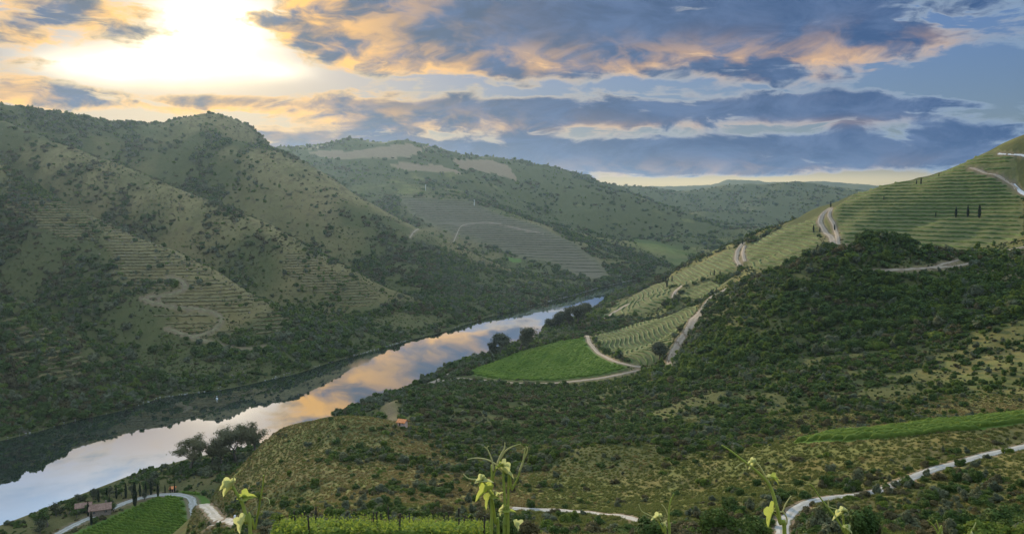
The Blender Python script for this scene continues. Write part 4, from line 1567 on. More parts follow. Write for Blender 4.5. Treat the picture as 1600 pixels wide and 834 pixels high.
def cone(x, y, z, margin=0):
    """picture position of ground points (only used to tell which shrubs are in view)"""
    c, s = math.cos(PITCH), math.sin(PITCH)
    yy = y * c - (z - EYE[2]) * s
    up = y * s + (z - EYE[2]) * c
    return CU + FPX * x / yy, CV - FPX * up / yy, yy


SX, SY, SS, SK = [], [], [], []
rg = np.random.default_rng(12)
for (n, r0, r1, s0, s1, gap) in ((34000, 70, 330, .8, 3.1, .4), (40000, 330, 760, 1.4, 4.6, 1.5), (110000, 560, 1500, 2.0, 8.5, 3), (90000, 1300, 2500, 3.0, 11, 6), (30000, 2400, 5200, 6, 14, 12)):
    x, y = scatter(n, r0, r1, -44, 38, rg)
    ok, z = open_ground(x, y, gap)
    v = lookup(G_VEG, x, y)
    v = np.where(inside(x, y, 'wood'), 1.0, v)
    pr = np.clip((v - 0.26) * 2.1, np.where(lookup(left_bank, x, y) > .5, .26, .10), 1.0) ** 1.2
    loc = 0.5 + 0.5 * fbm(x, y, 26 if r1 < 800 else 60, 3, 77)
    ok &= rg.random(n) < pr * np.clip((loc - .30) * 2.6 + .4 * lookup(scrub_hill, x, y), 0.05, 1.2)
    x, y, v = x[ok], y[ok], v[ok]
    s = (s0 + (s1 - s0) * rg.random(len(x)) ** 2.2) * (0.75 + 0.5 * v)
    kk = rg.random(len(x)) + 0.35 * fbm(x, y, 120, 3, 55)
    kind = np.select([kk < .12, kk < .30, kk < .52, kk < .66, kk < .78, kk < .9], [6, 3, 0, 1, 4, 2], 5)
    dk = lookup(scrub_hill, x, y) > .5
    kind = np.where(dk & np.isin(kind, (2, 3)) & (rg.random(len(x)) < .6), 0, kind)
    SX.append(x); SY.append(y); SS.append(s); SK.append(kind)
# low heath and broom over the open ground
for (n, r0, r1, s0, s1) in ((60000, 330, 900, .5, 1.5), (90000, 560, 1600, .9, 2.6), (30000, 1500, 3000, 1.6, 3.6)):
    x, y = scatter(n, r0, r1, -40, 36, rg)
    ok, z = open_ground(x, y, .5)
    ok &= rg.random(n) < .45 + .4 * fbm(x, y, 35, 3, 87)
    x, y = x[ok], y[ok]
    SX.append(x); SY.append(y); SS.append(rg.uniform(s0, s1, len(x))); SK.append(rg.choice([6, 6, 4, 1, 3, 0], len(x)))
# bushes leaning over the verge of the gravel track
for u, v, s_ in ((1330, 781, 2.0), (1350, 777, 2.4), (1366, 773, 2.6), (1398, 761, 2.2), (1415, 758, 2.8), (1446, 744, 2.0), (1502, 728, 2.3), (1540, 717, 2.1), (1270, 790, 1.6), (1384, 764, 1.5), (1575, 708, 2.4)):
    q = spot(u, v)
    SX.append(np.array([q[0]])); SY.append(np.array([q[1]])); SS.append(np.array([s_])); SK.append(rg.choice([0, 3, 4, 6], 1))
# thick fringe along both banks
for line, side in ((FAR_SHORE, 1), (NEAR_SHORE, -1)):
    q = resample(line, 1700)
    q = q[(q[:, 1] > 340) & (q[:, 1] < 1790)]
    off = rg.uniform(.5, 1, len(q)) ** 2 * 22 - 4
    t = np.gradient(q, axis=0)
    t /= np.hypot(t[:, 0], t[:, 1])[:, None] + 1e-9
    q = q + np.c_[-t[:, 1], t[:, 0]] * (side * off)[:, None] + rg.normal(0, 1.5, q.shape)
    ok, z = open_ground(q[:, 0], q[:, 1], 2)
    ok &= (rg.random(len(q)) < (.85 if side > 0 else .6)) & ((side > 0) | (q[:, 1] > 375))
    q = q[ok]
    SX.append(q[:, 0]); SY.append(q[:, 1]); SS.append(rg.uniform(2.5, 6.0, len(q)) * (1 if side > 0 else .7)); SK.append(rg.choice([0, 1, 0, 4, 1], len(q)))
# undergrowth below the riverside trees and in the gully by the small cabin
for cx, cy, rx, ry, n, s0, s1 in ((-166, 462, 30, 14, 150, 3.0, 7.0), (-186, 470, 24, 16, 70, 2.5, 5.0), (-118, 420, 30, 60, 200, 2, 4.5), (-75, 440, 60, 60, 160, 2.2, 5.0), (-125, 500, 25, 40, 90, 2.2, 4.5)):
    x, y = cx + rg.normal(0, rx * .55, n), cy + rg.normal(0, ry * .55, n)
    ok, z = open_ground(x, y, 2)
    x, y = x[ok], y[ok]
    SX.append(x); SY.append(y); SS.append(rg.uniform(s0, s1, len(x))); SK.append(rg.choice([0, 1, 3, 4, 2], len(x)))
SX, SY, SS, SK = [np.concatenate(q) for q in (SX, SY, SS, SK)]
SS = np.where((SY > 555) & (SY < 690) & (SX > -95) & (SX < 105), SS * .5, SS)
SZ = H(SX, SY)
pu, pv, pd = cone(SX, SY, SZ)
size_px = SS / pd
infr = (pu > 0) & (pu < 1600) & (pv > 0) & (pv < 836)
# hidden behind a rise?
vis = np.zeros(len(SX), bool)
for k in np.argsort(-(size_px * infr))[:900]:
    tt = np.linspace(.35, .985, 40)
    top = SZ[k] + SS[k] * .7
    vis[k] = infr[k] and np.all(EYE[2] + (top - EYE[2]) * tt > H(SX[k] * tt, SY[k] * tt) - .3)
order = np.argsort(-(size_px * vis))[:310]
pick = np.zeros(len(SX), bool)
pick[order] = True
AD = {0: 'dark green rounded', 1: 'dark green spreading', 2: 'grey green rounded', 3: 'grey green upright', 4: 'bright green spreading', 5: 'bright green upright', 6: 'brownish heathy'}
SHR = {}
for k in order:
    o = bpy.data.objects.new('shrub', near_shrubs[SK[k]])
    COL.objects.link(o)
    s = float(SS[k])
    o.location = (SX[k], SY[k], SZ[k] - .08 * s)
    o.rotation_euler = (RNG.normal(0, .08), RNG.normal(0, .08), RNG.uniform(0, 6.28))
    o.scale = (s * RNG.uniform(.85, 1.25), s * RNG.uniform(.85, 1.25), s * RNG.uniform(.75, 1.1))
    if pu[k] > 1080:
        if pv[k] < 695:
            reg = 'around the bright vine strip'
        else:
            dt = road_dist(np.array([SX[k]]), np.array([SY[k]]))[0]
            above = pv[k] < np.interp(pu[k], [1080, 1240, 1370, 1450, 1600], [800, 797, 767, 736, 697])
            reg = 'beside the gravel track' if dt < 7 else ('behind the gravel track' if above else 'in front of the gravel track')
    elif pu[k] > 800:
        reg = 'left of the gravel bend' if pv[k] < 790 else 'at the bottom edge'
    elif pu[k] > 420:
        reg = 'on the golden grassy knoll' if pv[k] < 780 else 'behind the front vine rows'
    else:
        reg = 'above the small vineyard'
    big = 'big ' if size_px[k] > np.median(size_px[order]) else 'small '
    SHR.setdefault(big + AD[int(SK[k])] + ' shrub ' + reg, []).append((pu[k], o))

for lb, ob_ in SHR.items():
    ob_.sort(key=lambda q: q[0])
    for k, (_, o) in enumerate(ob_):
        tag(o, lb if len(ob_) == 1 else lb + ', %s from the left' % nth(k), 'shrub', lb.replace(' shrub ', ' shrubs '))
rest = ~pick
ang = np.arctan2(SX, SY)
for nm, sel, protos in (('hillside_scrub', rest & (pd < 420), near_shrubs), ('hillside_scrub', rest & (pd >= 420), far_shrubs)):
    k = np.argwhere(sel).ravel()
    pts = np.c_[SX[k], SY[k], SZ[k] - .10 * SS[k]]
    rot = np.c_[rg.normal(0, .1, len(k)), rg.normal(0, .1, len(k)), rg.uniform(0, 6.28, len(k))]
    scl = SS[k][:, None] * np.c_[rg.uniform(.8, 1.35, len(k)), rg.uniform(.8, 1.35, len(k)), rg.uniform(.7, 1.1, len(k))]
    instance_set(nm, protos, pts, rot, scl, SK[k], 'near_scrub' if protos is near_shrubs else 'far_scrub')
print('shrubs', len(SX), 'single', len(order))

# grass tussocks on the nearer slopes
tus = []
for i in range(4):
    rgt = np.random.default_rng(200 + i)
    n = 70
    a, q = rgt.uniform(0, 6.28, n), rgt.uniform(0, .45, n)
    bx, by = q * np.cos(a), q * np.sin(a)
    ln_ = rgt.uniform(.25, .6, n) * (1 - .4 * q)
    lean = rgt.normal(0, .22, (n, 2)) + np.c_[bx, by] * .7
    w_ = np.c_[-np.sin(a), np.cos(a)] * .035
    v = np.stack([np.c_[bx - w_[:, 0], by - w_[:, 1], np.full(n, -.05)], np.c_[bx + w_[:, 0], by + w_[:, 1], np.full(n, -.05)],
                  np.c_[bx + lean[:, 0] * ln_, by + lean[:, 1] * ln_, ln_]], 1).reshape(-1, 3)
    me = mesh_np('tussock', v, np.arange(n * 3).reshape(n, 3))
    me.materials.append(M['tussock'] if i < 2 else M['tussock_green'])
    tus.append(me)
x, y = scatter(170000, 45, 430, -36, 36, rg)
ok, z = open_ground(x, y, .6)
v = lookup(G_VEG, x, y)
ok &= rg.random(len(x)) < (.95 - .5 * v)
x, y, z = x[ok], y[ok], z[ok]
gsel = (fbm(x, y, 40, 3, 91) + rg.normal(0, .45, len(x)) > np.where(x > 5, -.55, -.05))
s = rg.uniform(.45, 1.2, len(x))
instance_set('grass_tussocks', tus, np.c_[x, y, z], np.c_[np.zeros(len(x)), np.zeros(len(x)), rg.uniform(0, 6.28, len(x))],
             np.c_[s * 1.3, s * 1.3, s * rg.uniform(.6, 1.2, len(x))], np.where(gsel, 2, 0) + rg.integers(0, 2, len(x)), 'grass_tuft')

# pale stones along the water's edge
stones = []
for i in range(3):
    rgs = np.random.default_rng(300 + i)
    v, f = blob([(0, 0, 0, .5, .4, .3)], rgs, shrink=1.0)
    me = mesh_np('stone', v * rgs.uniform(.85, 1.15, v.shape), f)
    me.materials.append(M['stone'])
    stones.append(me)
q = resample(FAR_SHORE, 2600)
q = q[(q[:, 1] > 380) & (q[:, 1] < 1780)] + rg.normal(0, .7, (0, 2)).sum()
zq = H(q[:, 0], q[:, 1])
g = np.array([grad(a, b_, 2.0) for a, b_ in q])
q = q - g * ((zq - 0.25) / ((g ** 2).sum(1) + .02))[:, None].clip(-8, 8)
q = q + rg.normal(0, .6, q.shape)
s = rg.uniform(.5, 1.5, len(q))
keep = rg.random(len(q)) < np.clip(.4 + .8 * fbm(q[:, 0], q[:, 1], 60, 2, 5), .1, 1)
q, s = q[keep], s[keep]
instance_set('shore_stones', stones, np.c_[q, np.maximum(H(q[:, 0], q[:, 1]), -.1) + .1], np.c_[rg.normal(0, .2, (len(q), 2)), rg.uniform(0, 6, len(q))],
             np.c_[s * 1.4, s * 1.4, s], rg.integers(0, 3, len(q)), 'shore_stone')

print('front ground', [round(float(H(-8, y)), 2) for y in (26, 30, 35, 39)], [round(160 - .394 * y - 1.65, 2) for y in (26, 30, 35, 39)])

# schist outcrops on the dry crests of the far bank
x, y = scatter(60000, 560, 2000, -40, 20, rg)
ok, z = open_ground(x, y, 2)
cr = lookup(G_CONC, x, y)
ok &= (lookup(left_bank, x, y) > .5) & (rg.random(len(x)) < np.clip(-cr * 60, .04, .6)) & (fbm(x, y, 55, 3, 19) > .25)
x, y, z = x[ok], y[ok], z[ok]
rocks = []
M['schist'] = m_plain('schist_rock', (.13, .105, .075), (.26, .215, .155), .6, .95, .08)
for i in range(3):
    rgs = np.random.default_rng(320 + i)
    v, f = blob([(0, 0, .1, .6, .45, .35), (.3, .2, 0, .35, .4, .3)], rgs, shrink=1.0)
    me = mesh_np('rock', v, f)
    me.materials.append(M['schist'])
    rocks.append(me)
s = rg.uniform(.8, 3.2, len(x))
instance_set('rock_outcrops', rocks, np.c_[x, y, z - .1], np.c_[rg.normal(0, .25, (len(x), 2)), rg.uniform(0, 6, len(x))], np.c_[s, s, s * .8], rg.integers(0, 3, len(x)), 'schist_rock')
# ---------------------------------------------------------------- buildings
M['masonry'] = m_plain('schist_masonry', (.17, .13, .10), (.30, .24, .19), 2.2, .95, .06)
M['tile'] = m_plain('clay_tile', (.20, .115, .08), (.31, .195, .145), 1.1, .9, .04)
M['red_tile'] = m_plain('red_tile', (.42, .10, .05), (.58, .18, .09), 1.0, .85, .03)
M['orange_tile'] = m_plain('orange_tile', (.60, .20, .07), (.74, .30, .12), 1.0, .85, .03)
M['pink_wash'] = m_plain('pink_limewash', (.50, .33, .26), (.62, .43, .35), 1.0, .9)
M['white'] = m_plain('white_paint', (.74, .74, .72), (.83, .83, .81), 2.0, .7)
M['wood'] = m_plain('dark_wood', (.05, .035, .025), (.10, .07, .05), 3.0, .8)
M['glass'] = m_plain('dark_glass', (.015, .018, .02), (.03, .035, .04), 2.0, .15)


def house(name, loc, rz, L, Wd, eave, ridge, wall, roof, label, cat, doors, windows, chimney=None, base=2.0):
    """gabled house along x; walls have real openings filled by recessed doors and windows"""
    e = empty(name, loc, rz)
    w = MB()
    hx, hy = L / 2, Wd / 2

    def wall_face(p0, p1, ops, out):
        """vertical wall p0->p1 (plan) up to the eave, cut round openings (s0, s1, z0, z1)"""
        p0, p1 = np.array(p0, float), np.array(p1, float)
        Lw = np.hypot(*(p1 - p0))
        d = (p1 - p0) / Lw
        xs = sorted({0.0, Lw} | {q for o_ in ops for q in o_[:2]})
        zs = sorted({-base, eave} | {q for o_ in ops for q in o_[2:4]})
        for a, b_ in zip(xs[:-1], xs[1:]):
            for c, g in zip(zs[:-1], zs[1:]):
                if any(o_[0] <= a and b_ <= o_[1] and o_[2] <= c and g <= o_[3] for o_ in ops):
                    continue
                A, B = p0 + d * a, p0 + d * b_
                w.add([(A[0], A[1], c), (B[0], B[1], c), (B[0], B[1], g), (A[0], A[1], g)], [(0, 1, 2, 3)])
        inn = -np.array(out) * .3
        for o_ in ops:
            A, B = p0 + d * o_[0], p0 + d * o_[1]
            for (P, Q, z0, z1) in ((A, A, o_[2], o_[3]), (B, B, o_[2], o_[3])):
                w.add([(P[0], P[1], z0), (P[0] + inn[0], P[1] + inn[1], z0), (P[0] + inn[0], P[1] + inn[1], z1), (P[0], P[1], z1)], [(0, 1, 2, 3)])
            for z in (o_[2], o_[3]):
                w.add([(A[0], A[1], z), (B[0], B[1], z), (B[0] + inn[0], B[1] + inn[1], z), (A[0] + inn[0], A[1] + inn[1], z)], [(0, 1, 2, 3)])
    sides = {'front': ((-hx, -hy), (hx, -hy), (0, -1)), 'right': ((hx, -hy), (hx, hy), (1, 0)), 'back': ((hx, hy), (-hx, hy), (0, 1)), 'left': ((-hx, hy), (-hx, -hy), (-1, 0))}
    for sd_, (a, b_, out) in sides.items():
        wall_face(a, b_, [o_[1:] for o_ in doors + windows if o_[0] == sd_], out)
    for sx in (-hx, hx):
        w.add([(sx, -hy, eave), (sx, hy, eave), (sx, 0, ridge)], [(0, 1, 2)])
    obj('wall', w.mesh('wall'), wall, e)
    for nm, lst, mt in (('door', doors, M['wood']), ('window', windows, M['glass'])):
        for o_ in lst:
            a, b_, out = sides[o_[0]]
            a, b_ = np.array(a, float), np.array(b_, float)
            d = (b_ - a) / np.hypot(*(b_ - a))
            cxy = a + d * (o_[1] + o_[2]) / 2 - np.array(out) * .24
            q = MB()
            q.box((cxy[0], cxy[1], (o_[3] + o_[4]) / 2), ((o_[2] - o_[1]) - .02, .07, o_[4] - o_[3] - .02), math.atan2(d[1], d[0]))
            part = obj(nm, q.mesh(nm), mt, e)
            if nm == 'window':
                q = MB()
                c2 = cxy + np.array(out) * .05
                q.box((c2[0], c2[1], (o_[3] + o_[4]) / 2), (.07, .05, o_[4] - o_[3] - .04), math.atan2(d[1], d[0]))
                obj('window_frame', q.mesh('window_frame'), M['white'], part)
    rf = MB()
    ov, th = .45, .16
    sl = (ridge - eave) / hy
    n = max(int(L / .5), 6)
    xs = np.linspace(-hx - ov, hx + ov, n * 2 + 1)
    for s_ in (-1, 1):
        top = []
        for k, x in enumerate(xs):                                   # rows of half-round tiles give a ribbed slope
            bump_ = .07 if k % 2 else 0.0
            top.append(((x, 0, ridge + th + bump_), (x, s_ * (hy + ov), eave - sl * ov + th + bump_)))
        for k in range(len(top) - 1):
            f_ = [top[k][0], top[k + 1][0], top[k + 1][1], top[k][1]]
            rf.add(f_, [(0, 1, 2, 3)])
            rf.add([(q[0], q[1], q[2] - th - (.07 if j in (1, 2) and (k + 1) % 2 else (.07 if j in (0, 3) and k % 2 else 0))) for j, q in enumerate(f_)], [(3, 2, 1, 0)])
            rf.add([f_[3], f_[2], (f_[2][0], f_[2][1], f_[2][2] - th - .02), (f_[3][0], f_[3][1], f_[3][2] - th - .02)], [(0, 1, 2, 3)])
    r_o = obj('roof', rf.mesh('roof'), roof, e)
    if chimney:
        q = MB()
        q.box((chimney[0], chimney[1], ridge + .3), (.7, .7, 1.5))
        obj('chimney', q.mesh('chimney'), wall, r_o)
    tag(e, label, cat)
    return e


hp = spot(154, 806)
house('stone_house', (hp[0] - .5, hp[1] + 3, hp[2] + .3), R(24), 9.6, 6.4, 3.0, 4.9, M['masonry'], M['tile'], 'stone house with a faded tiled roof beside the farm road', 'house',
      [('right', 2.6, 3.8, 0.0, 2.2)], [('front', 1.6, 2.6, 1.2, 2.3), ('front', 6.8, 7.8, 1.2, 2.3), ('right', 4.8, 5.7, 1.2, 2.2)], (2.5, .8))
hp = spot(126, 801)
house('stone_barn', (hp[0], hp[1] + 3, hp[2] + .2), R(24), 7.0, 5.2, 2.5, 3.9, M['masonry'], M['tile'], 'lower stone barn left of the house, half hidden by shrubs', 'barn',
      [('front', 3.0, 4.6, 0.0, 2.1)], [('right', 2.4, 3.2, 1.2, 2.0)])
hp = spot(1018, 577)
house('shed', (hp[0], hp[1] + 1, hp[2]), R(6), 10.5, 4.5, 2.1, 3.0, M['masonry'], M['red_tile'], 'low shed with a red roof at the junction of the dirt tracks', 'shed',
      [('front', 1.5, 2.6, 0.0, 1.9)], [('front', 6.5, 7.4, .9, 1.7)])
hp = spot(628, 667)
house('cabin', (hp[0], hp[1] + 2, hp[2] + .2), R(-25), 3.2, 2.6, 1.6, 2.4, M['pink_wash'], M['orange_tile'], 'tiny cabin with an orange roof among dark scrub in the gully', 'cabin',
      [('front', .6, 1.3, 0.0, 1.4)], [('front', 2.0, 2.6, .7, 1.2)])
hp = spot(269, 768)
house('hut', (hp[0], hp[1] + 1, hp[2]), R(10), 2.6, 2.2, 1.9, 2.6, M['pink_wash'], M['orange_tile'], 'tiny pink hut between two cypresses at the end of the farm road', 'hut',
      [('front', .8, 1.6, 0.0, 1.6)], [])

# power poles on the distant terraced spur
for u, v, h, lab in ((665, 298, 19, 'white power pole high on the distant terraced spur'), (741, 321, 17, 'white power pole halfway down the crest of the distant spur')):
    p_ = spot(u, v)
    e = empty('power_pole', (p_[0], p_[1], p_[2] - .3))
    q = MB()
    q.tube([(0, 0, 0), (0, 0, h * .5), (0, 0, h)], [.75, .6, .45], 8)
    obj('pole', q.mesh('pole'), M['white'], e)
    q = MB()
    q.box((0, 0, h * .93), (4.2, .35, .35))
    obj('cross_arm', q.mesh('cross_arm'), M['white'], e)
    for sx in (-1.9, 0.6, 1.9):
        q = MB()
        q.tube([(sx, 0, h * .93 + .15), (sx, 0, h * .93 + .8)], [.13, .18], 6)
        obj('insulator', q.mesh('insulator'), M['white'], e)
    tag(e, lab, 'power pole', 'power poles on the spur')

# channel buoy on the river
bx, by = water_pt(339, 623)
e = empty('buoy', (bx, by, -.2))
q = MB()
q.tube([(0, 0, 0), (0, 0, .25), (0, 0, .7), (0, 0, .95)], [.5, .85, .85, .55], 12)
obj('float', q.mesh('float', True), M['white'], e)
q = MB()
q.tube([(0, 0, .9), (0, 0, 2.4)], [.12, .09], 7)
q.tube([(0, 0, 2.2), (0, 0, 2.8)], [.34, .05], 7)
obj('mast', q.mesh('mast'), M['white'], e)
tag(e, 'small white channel buoy floating near the far bank', 'buoy')

# marker post by the farm road
p_ = spot(367, 812)
e = empty('marker_post', (p_[0], p_[1], p_[2]))
q = MB()
q.box((0, 0, .7), (.5, .4, 1.4))
obj('post', q.mesh('post'), M['white'], e)
q = MB()
q.add([(-.32, -.27, 1.4), (.32, -.27, 1.4), (.32, .27, 1.4), (-.32, .27, 1.4), (0, 0, 1.7)], [(0, 1, 4), (1, 2, 4), (2, 3, 4), (3, 0, 4), (3, 2, 1, 0)])
obj('cap', q.mesh('cap'), M['white'], e)
tag(e, 'small white marker post where the farm road meets the slope', 'post')

# ---------------------------------------------------------------- vine shoots beside the viewpoint
M['shoot'] = m_leaf('vine_shoot', (.20, .26, .05), (.34, .40, .10), (.40, .45, .10), 0.25, scale=9.0, hue_var=.15)
M['tendril'] = m_leaf('vine_tendril', (.36, .38, .14), (.52, .50, .24), (.50, .48, .2), 0.25, scale=9.0, hue_var=.15)
M['young_leaf'] = m_leaf('vine_young_leaf', (.20, .27, .045), (.36, .41, .13), (.42, .49, .10), 0.45, scale=22.0, hue_var=.2)
M['pale_leaf'] = m_leaf('vine_pale_leaf', (.36, .40, .16), (.58, .58, .34), (.55, .58, .22), 0.40, scale=22.0, hue_var=.2)


def ray_pt(u, v, d):
    q = pix_dir(u, v)
    return EYE + q * (d / q[1])


def curve(pts, n=10):
    """smooth curve through points"""
    P = [np.array(q, float) for q in pts]
    P = [2 * P[0] - P[1]] + P + [2 * P[-1] - P[-2]]
    out = []
    for i in range(1, len(P) - 2):
        for t in np.linspace(0, 1, n, endpoint=False):
            a, b_, c, d = P[i - 1], P[i], P[i + 1], P[i + 2]
            out.append(.5 * ((2 * b_) + (c - a) * t + (2 * a - 5 * b_ + 4 * c - d) * t * t + (3 * b_ - a - 3 * c + d) * t ** 3))
    out.append(P[-2])
    return out


def vine_leaf_mesh(rng, fold, curl, lobes=5, droop=.3):
    """lobed, toothed, folded leaf of unit length; base at origin, tip along +x, upper side +z"""
    ns, nt_ = 28, 5
    ths = np.linspace(-math.pi * .86, math.pi * .86, ns)
    vs, fs = [(0, 0, 0)], []
    for th in ths:
        lob = .62 + .38 * abs(math.cos(lobes * .5 * th * .98)) ** 1.3
        edge = lob * (1 - .32 * abs(th) / math.pi) * (1 + .07 * (1 if int((th + 4) * 9) % 2 else -1)) * .62
        for k in range(1, nt_ + 1):
            r_ = edge * k / nt_
            x, y = .30 * (k / nt_) * 0 + r_ * math.cos(th) + .0, r_ * math.sin(th)
            z = abs(y) * math.tan(fold) - curl * (x * x + .6 * y * y) + .03 * math.sin(9 * th + k) * (k / nt_) + rng.normal(0, .006)
            z -= droop * max(x, 0) ** 2
            vs.append((x, y, z))
    for i in range(ns - 1):
        a, b_ = 1 + i * nt_, 1 + (i + 1) * nt_
        fs.append((0, a, b_))
        for k in range(nt_ - 1):
            fs.append((a + k, a + k + 1, b_ + k + 1, b_ + k))
    q = MB()
    q.add(vs, fs)
    return q.mesh('leaf', True)


def put_leaf(parent, base, tip, up, size, rng, mat_, fold, curl, petiole_from=None, droop=.3):
    base, tip = np.array(base), np.array(tip)
    x = tip - base
    x /= np.linalg.norm(x)
    z = np.array(up, float) - x * np.dot(up, x)
    z /= np.linalg.norm(z)
    y = np.cross(z, x)
    me = vine_leaf_mesh(rng, fold, curl, droop=droop)
    me.materials.append(mat_)
    o = obj('leaf', me, None, parent)
    y = y * .46                                                      # young leaves are still narrow
    mm = Matrix(((x[0] * size, y[0] * size, z[0] * size, base[0]), (x[1] * size, y[1] * size, z[1] * size, base[1]), (x[2] * size, y[2] * size, z[2] * size, base[2]), (0, 0, 0, 1)))
    o.matrix_local = Matrix.Translation(-parent.location) @ mm
    sd_ = MB()
    if petiole_from is not None:
        a = np.array(petiole_from) - np.array(parent.location)
        b_ = base - np.array(parent.location)
        pts = curve([a, a * .5 + b_ * .5 + np.array([0, 0, .004]), b_], 5)
        sd_.tube(pts, list(np.linspace(.0016, .0011, len(pts))), 5)
        obj('petiole', sd_.mesh('petiole', True), M['shoot'], parent)
    return o


def shoot(label, d, stems, tendrils, leaves, seed):
    """stems and tendrils: lists of (points (u, v, depth offset), r0, r1); leaves: (attach, base, tip, size, material, fold, curl)"""
    rng = np.random.default_rng(seed)
    u0, v0 = stems[0][0][0][:2]
    foot = ray_pt(u0, v0, d)
    gz = float(H(foot[0], foot[1]))
    e = empty('vine_shoot', (foot[0], foot[1], gz))
    L = np.array(e.location)
    for pts, r0, r1 in stems:
        w = [ray_pt(u, v, d + (dd[0] if dd else 0)) for u, v, *dd in pts]
        low = w[0]
        w = [np.array([low[0], low[1] - .02, gz - .05]), np.array([low[0], low[1] - .01, gz * .5 + low[2] * .5])] + w
        c = curve(w, 9)
        q = MB()
        n = len(c)
        rad = [r0 * 1.5 if i < 18 else r0 + (r1 - r0) * (i - 18) / max(n - 19, 1) for i in range(n)]
        for i in range(9, n, 9):                                    # swollen nodes
            rad[i] *= 1.18
        q.tube([p_ - L for p_ in c], rad, 9)
        obj('stem', q.mesh('stem', True), M['shoot'], e)
    for pts, r0, r1 in tendrils:
        c = curve([ray_pt(u, v, d + (dd[0] if dd else 0)) for u, v, *dd in pts], 9)
        q = MB()
        q.tube([p_ - L for p_ in c], list(np.linspace(r0, r1, len(c))), 6)
        obj('tendril', q.mesh('tendril', True), M['tendril'], e)
    for at_, base, tip, size, mt, fold, curl, up in leaves:
        B, T = ray_pt(base[0], base[1], d + base[2]), ray_pt(tip[0], tip[1], d + tip[2])
        put_leaf(e, B, T, up, size * .62 * np.linalg.norm(T - B), rng, M[mt], min(fold * 1.25, 1.1), curl * 1.6, ray_pt(at_[0], at_[1], d) if at_ else None)
    tag(e, label, 'vine shoot', 'vine shoots in front of the viewpoint')
    return e


UP, CAMW, LT, RT = (0, -.3, 1), (0, -1, .3), (-.7, -.6, .4), (.7, -.6, .4)
T0, T1_ = .0024, .0011
shoot('vine shoot at the left with a curled tip and a bright cupped leaf', 1.7,
      [([(392, 860), (386, 815), (378, 785), (366, 764), (364, 758)], .0042, .0026), ([(392, 862, .03), (399, 825, .03), (406, 785, .02), (411, 755, .01), (412, 742, 0)], .0026, .0014)],
      [([(365, 764), (364, 752), (367, 743), (379, 733, -.02)], .0022, .0010), ([(407, 779, .02), (413, 777, .01), (420, 780, 0), (421, 787, -.01)], .0011, .0008)],
      [((366, 764), (359, 758, 0), (330, 767, -.02), 1.45, 'pale_leaf', .7, .1, (0, -.2, 1)), ((368, 765), (360, 764, 0), (340, 780, -.02), 1.55, 'pale_leaf', .9, .2, (-.4, -.7, .6)),
       ((362, 758), (360, 756, .01), (351, 760, .0), 1.7, 'pale_leaf', .6, .2, (-.2, -.5, 1)),
       ((376, 781), (383, 776, 0), (410, 768, -.01), 1.50, 'young_leaf', .55, .25, (.1, -.55, .9)), ((376, 781), (382, 777, -.01), (406, 776, -.02), 1.35, 'young_leaf', .5, .3, (.1, -1, .25)),
       ((376, 781), (378, 777, -.01), (376, 783, -.02), 1.6, 'pale_leaf', .6, .2, CAMW), ((384, 818), (381, 815, -.01), (368, 838, -.03), 1.8, 'pale_leaf', .75, .2, (-.6, -.8, .3))], 1)
shoot('tall vine shoot at the centre with many tendrils and drooping yellow leaves', 1.7,
      [([(788, 862), (790, 820), (789, 790), (787, 756), (786, 728)], .0042, .0022), ([(779, 864, .03), (774, 815, .03), (770, 785, .02), (765, 768, .01), (756, 752, 0)], .0036, .0020),
       ([(794, 782), (800, 765), (809, 746), (814, 730)], .0024, .0016), ([(768, 775, .02), (770, 752, .01), (775, 728, 0)], .0022, .0018)],
      [([(785, 737), (776, 726), (762, 718), (745, 715), (730, 717)], T0, .001), ([(771, 735), (769, 720), (763, 704), (757, 697)], T0, .001), ([(763, 704), (761, 699), (764, 696)], .0013, .0009),
       ([(777, 724), (783, 710), (788, 700), (789, 691)], .0026, .0012), ([(781, 716), (790, 704), (801, 697), (814, 693)], T0, .001), ([(812, 736), (818, 718), (820, 703), (819, 700)], .0026, .0014),
       ([(817, 720), (823, 708), (824, 700), (822, 697)], .0018, .001), ([(756, 752), (745, 749), (732, 747), (724, 740)], .0022, .001)],
      [((786, 728), (786, 727, 0), (805, 727, -.02), 1.5, 'pale_leaf', .6, .2, UP), ((784, 729), (783, 728, 0), (771, 729, -.02), 1.5, 'young_leaf', .6, .2, UP),
       ((787, 738), (789, 738, 0), (814, 748, -.02), 1.5, 'pale_leaf', .75, .25, (.2, -.5, 1)), ((756, 752), (754, 751, 0), (771, 748, -.02), 1.9, 'pale_leaf', .5, .3, (0, -.7, .7)),
       ((756, 752), (752, 750, 0), (736, 753, -.02), 1.5, 'pale_leaf', .7, .2, UP), ((764, 768), (760, 768, 0), (733, 782, -.03), 1.6, 'young_leaf', .75, .3, (-.3, -.5, .9)),
       ((768, 776), (766, 776, 0), (753, 797, -.03), 1.7, 'young_leaf', .5, .25, (-.6, -.8, .3)), ((770, 776), (770, 774, 0), (782, 779, -.02), 1.8, 'young_leaf', .5, .3, CAMW),
       ((778, 774), (780, 773, 0), (788, 765, -.01), 1.8, 'pale_leaf', .6, .1, LT), ((789, 796), (790, 796, 0), (815, 798, -.02), 1.45, 'young_leaf', .4, .15, (.1, -.8, .5)),
       ((789, 797), (786, 796, 0), (773, 795, -.01), 1.3, 'pale_leaf', .8, .1, UP), ((788, 798), (785, 800, 0), (777, 811, -.01), 1.2, 'pale_leaf', .8, .1, LT),
       (None, (804, 820, -.02), (817, 838, -.03), 1.3, 'pale_leaf', 1.0, .1, RT)], 2)
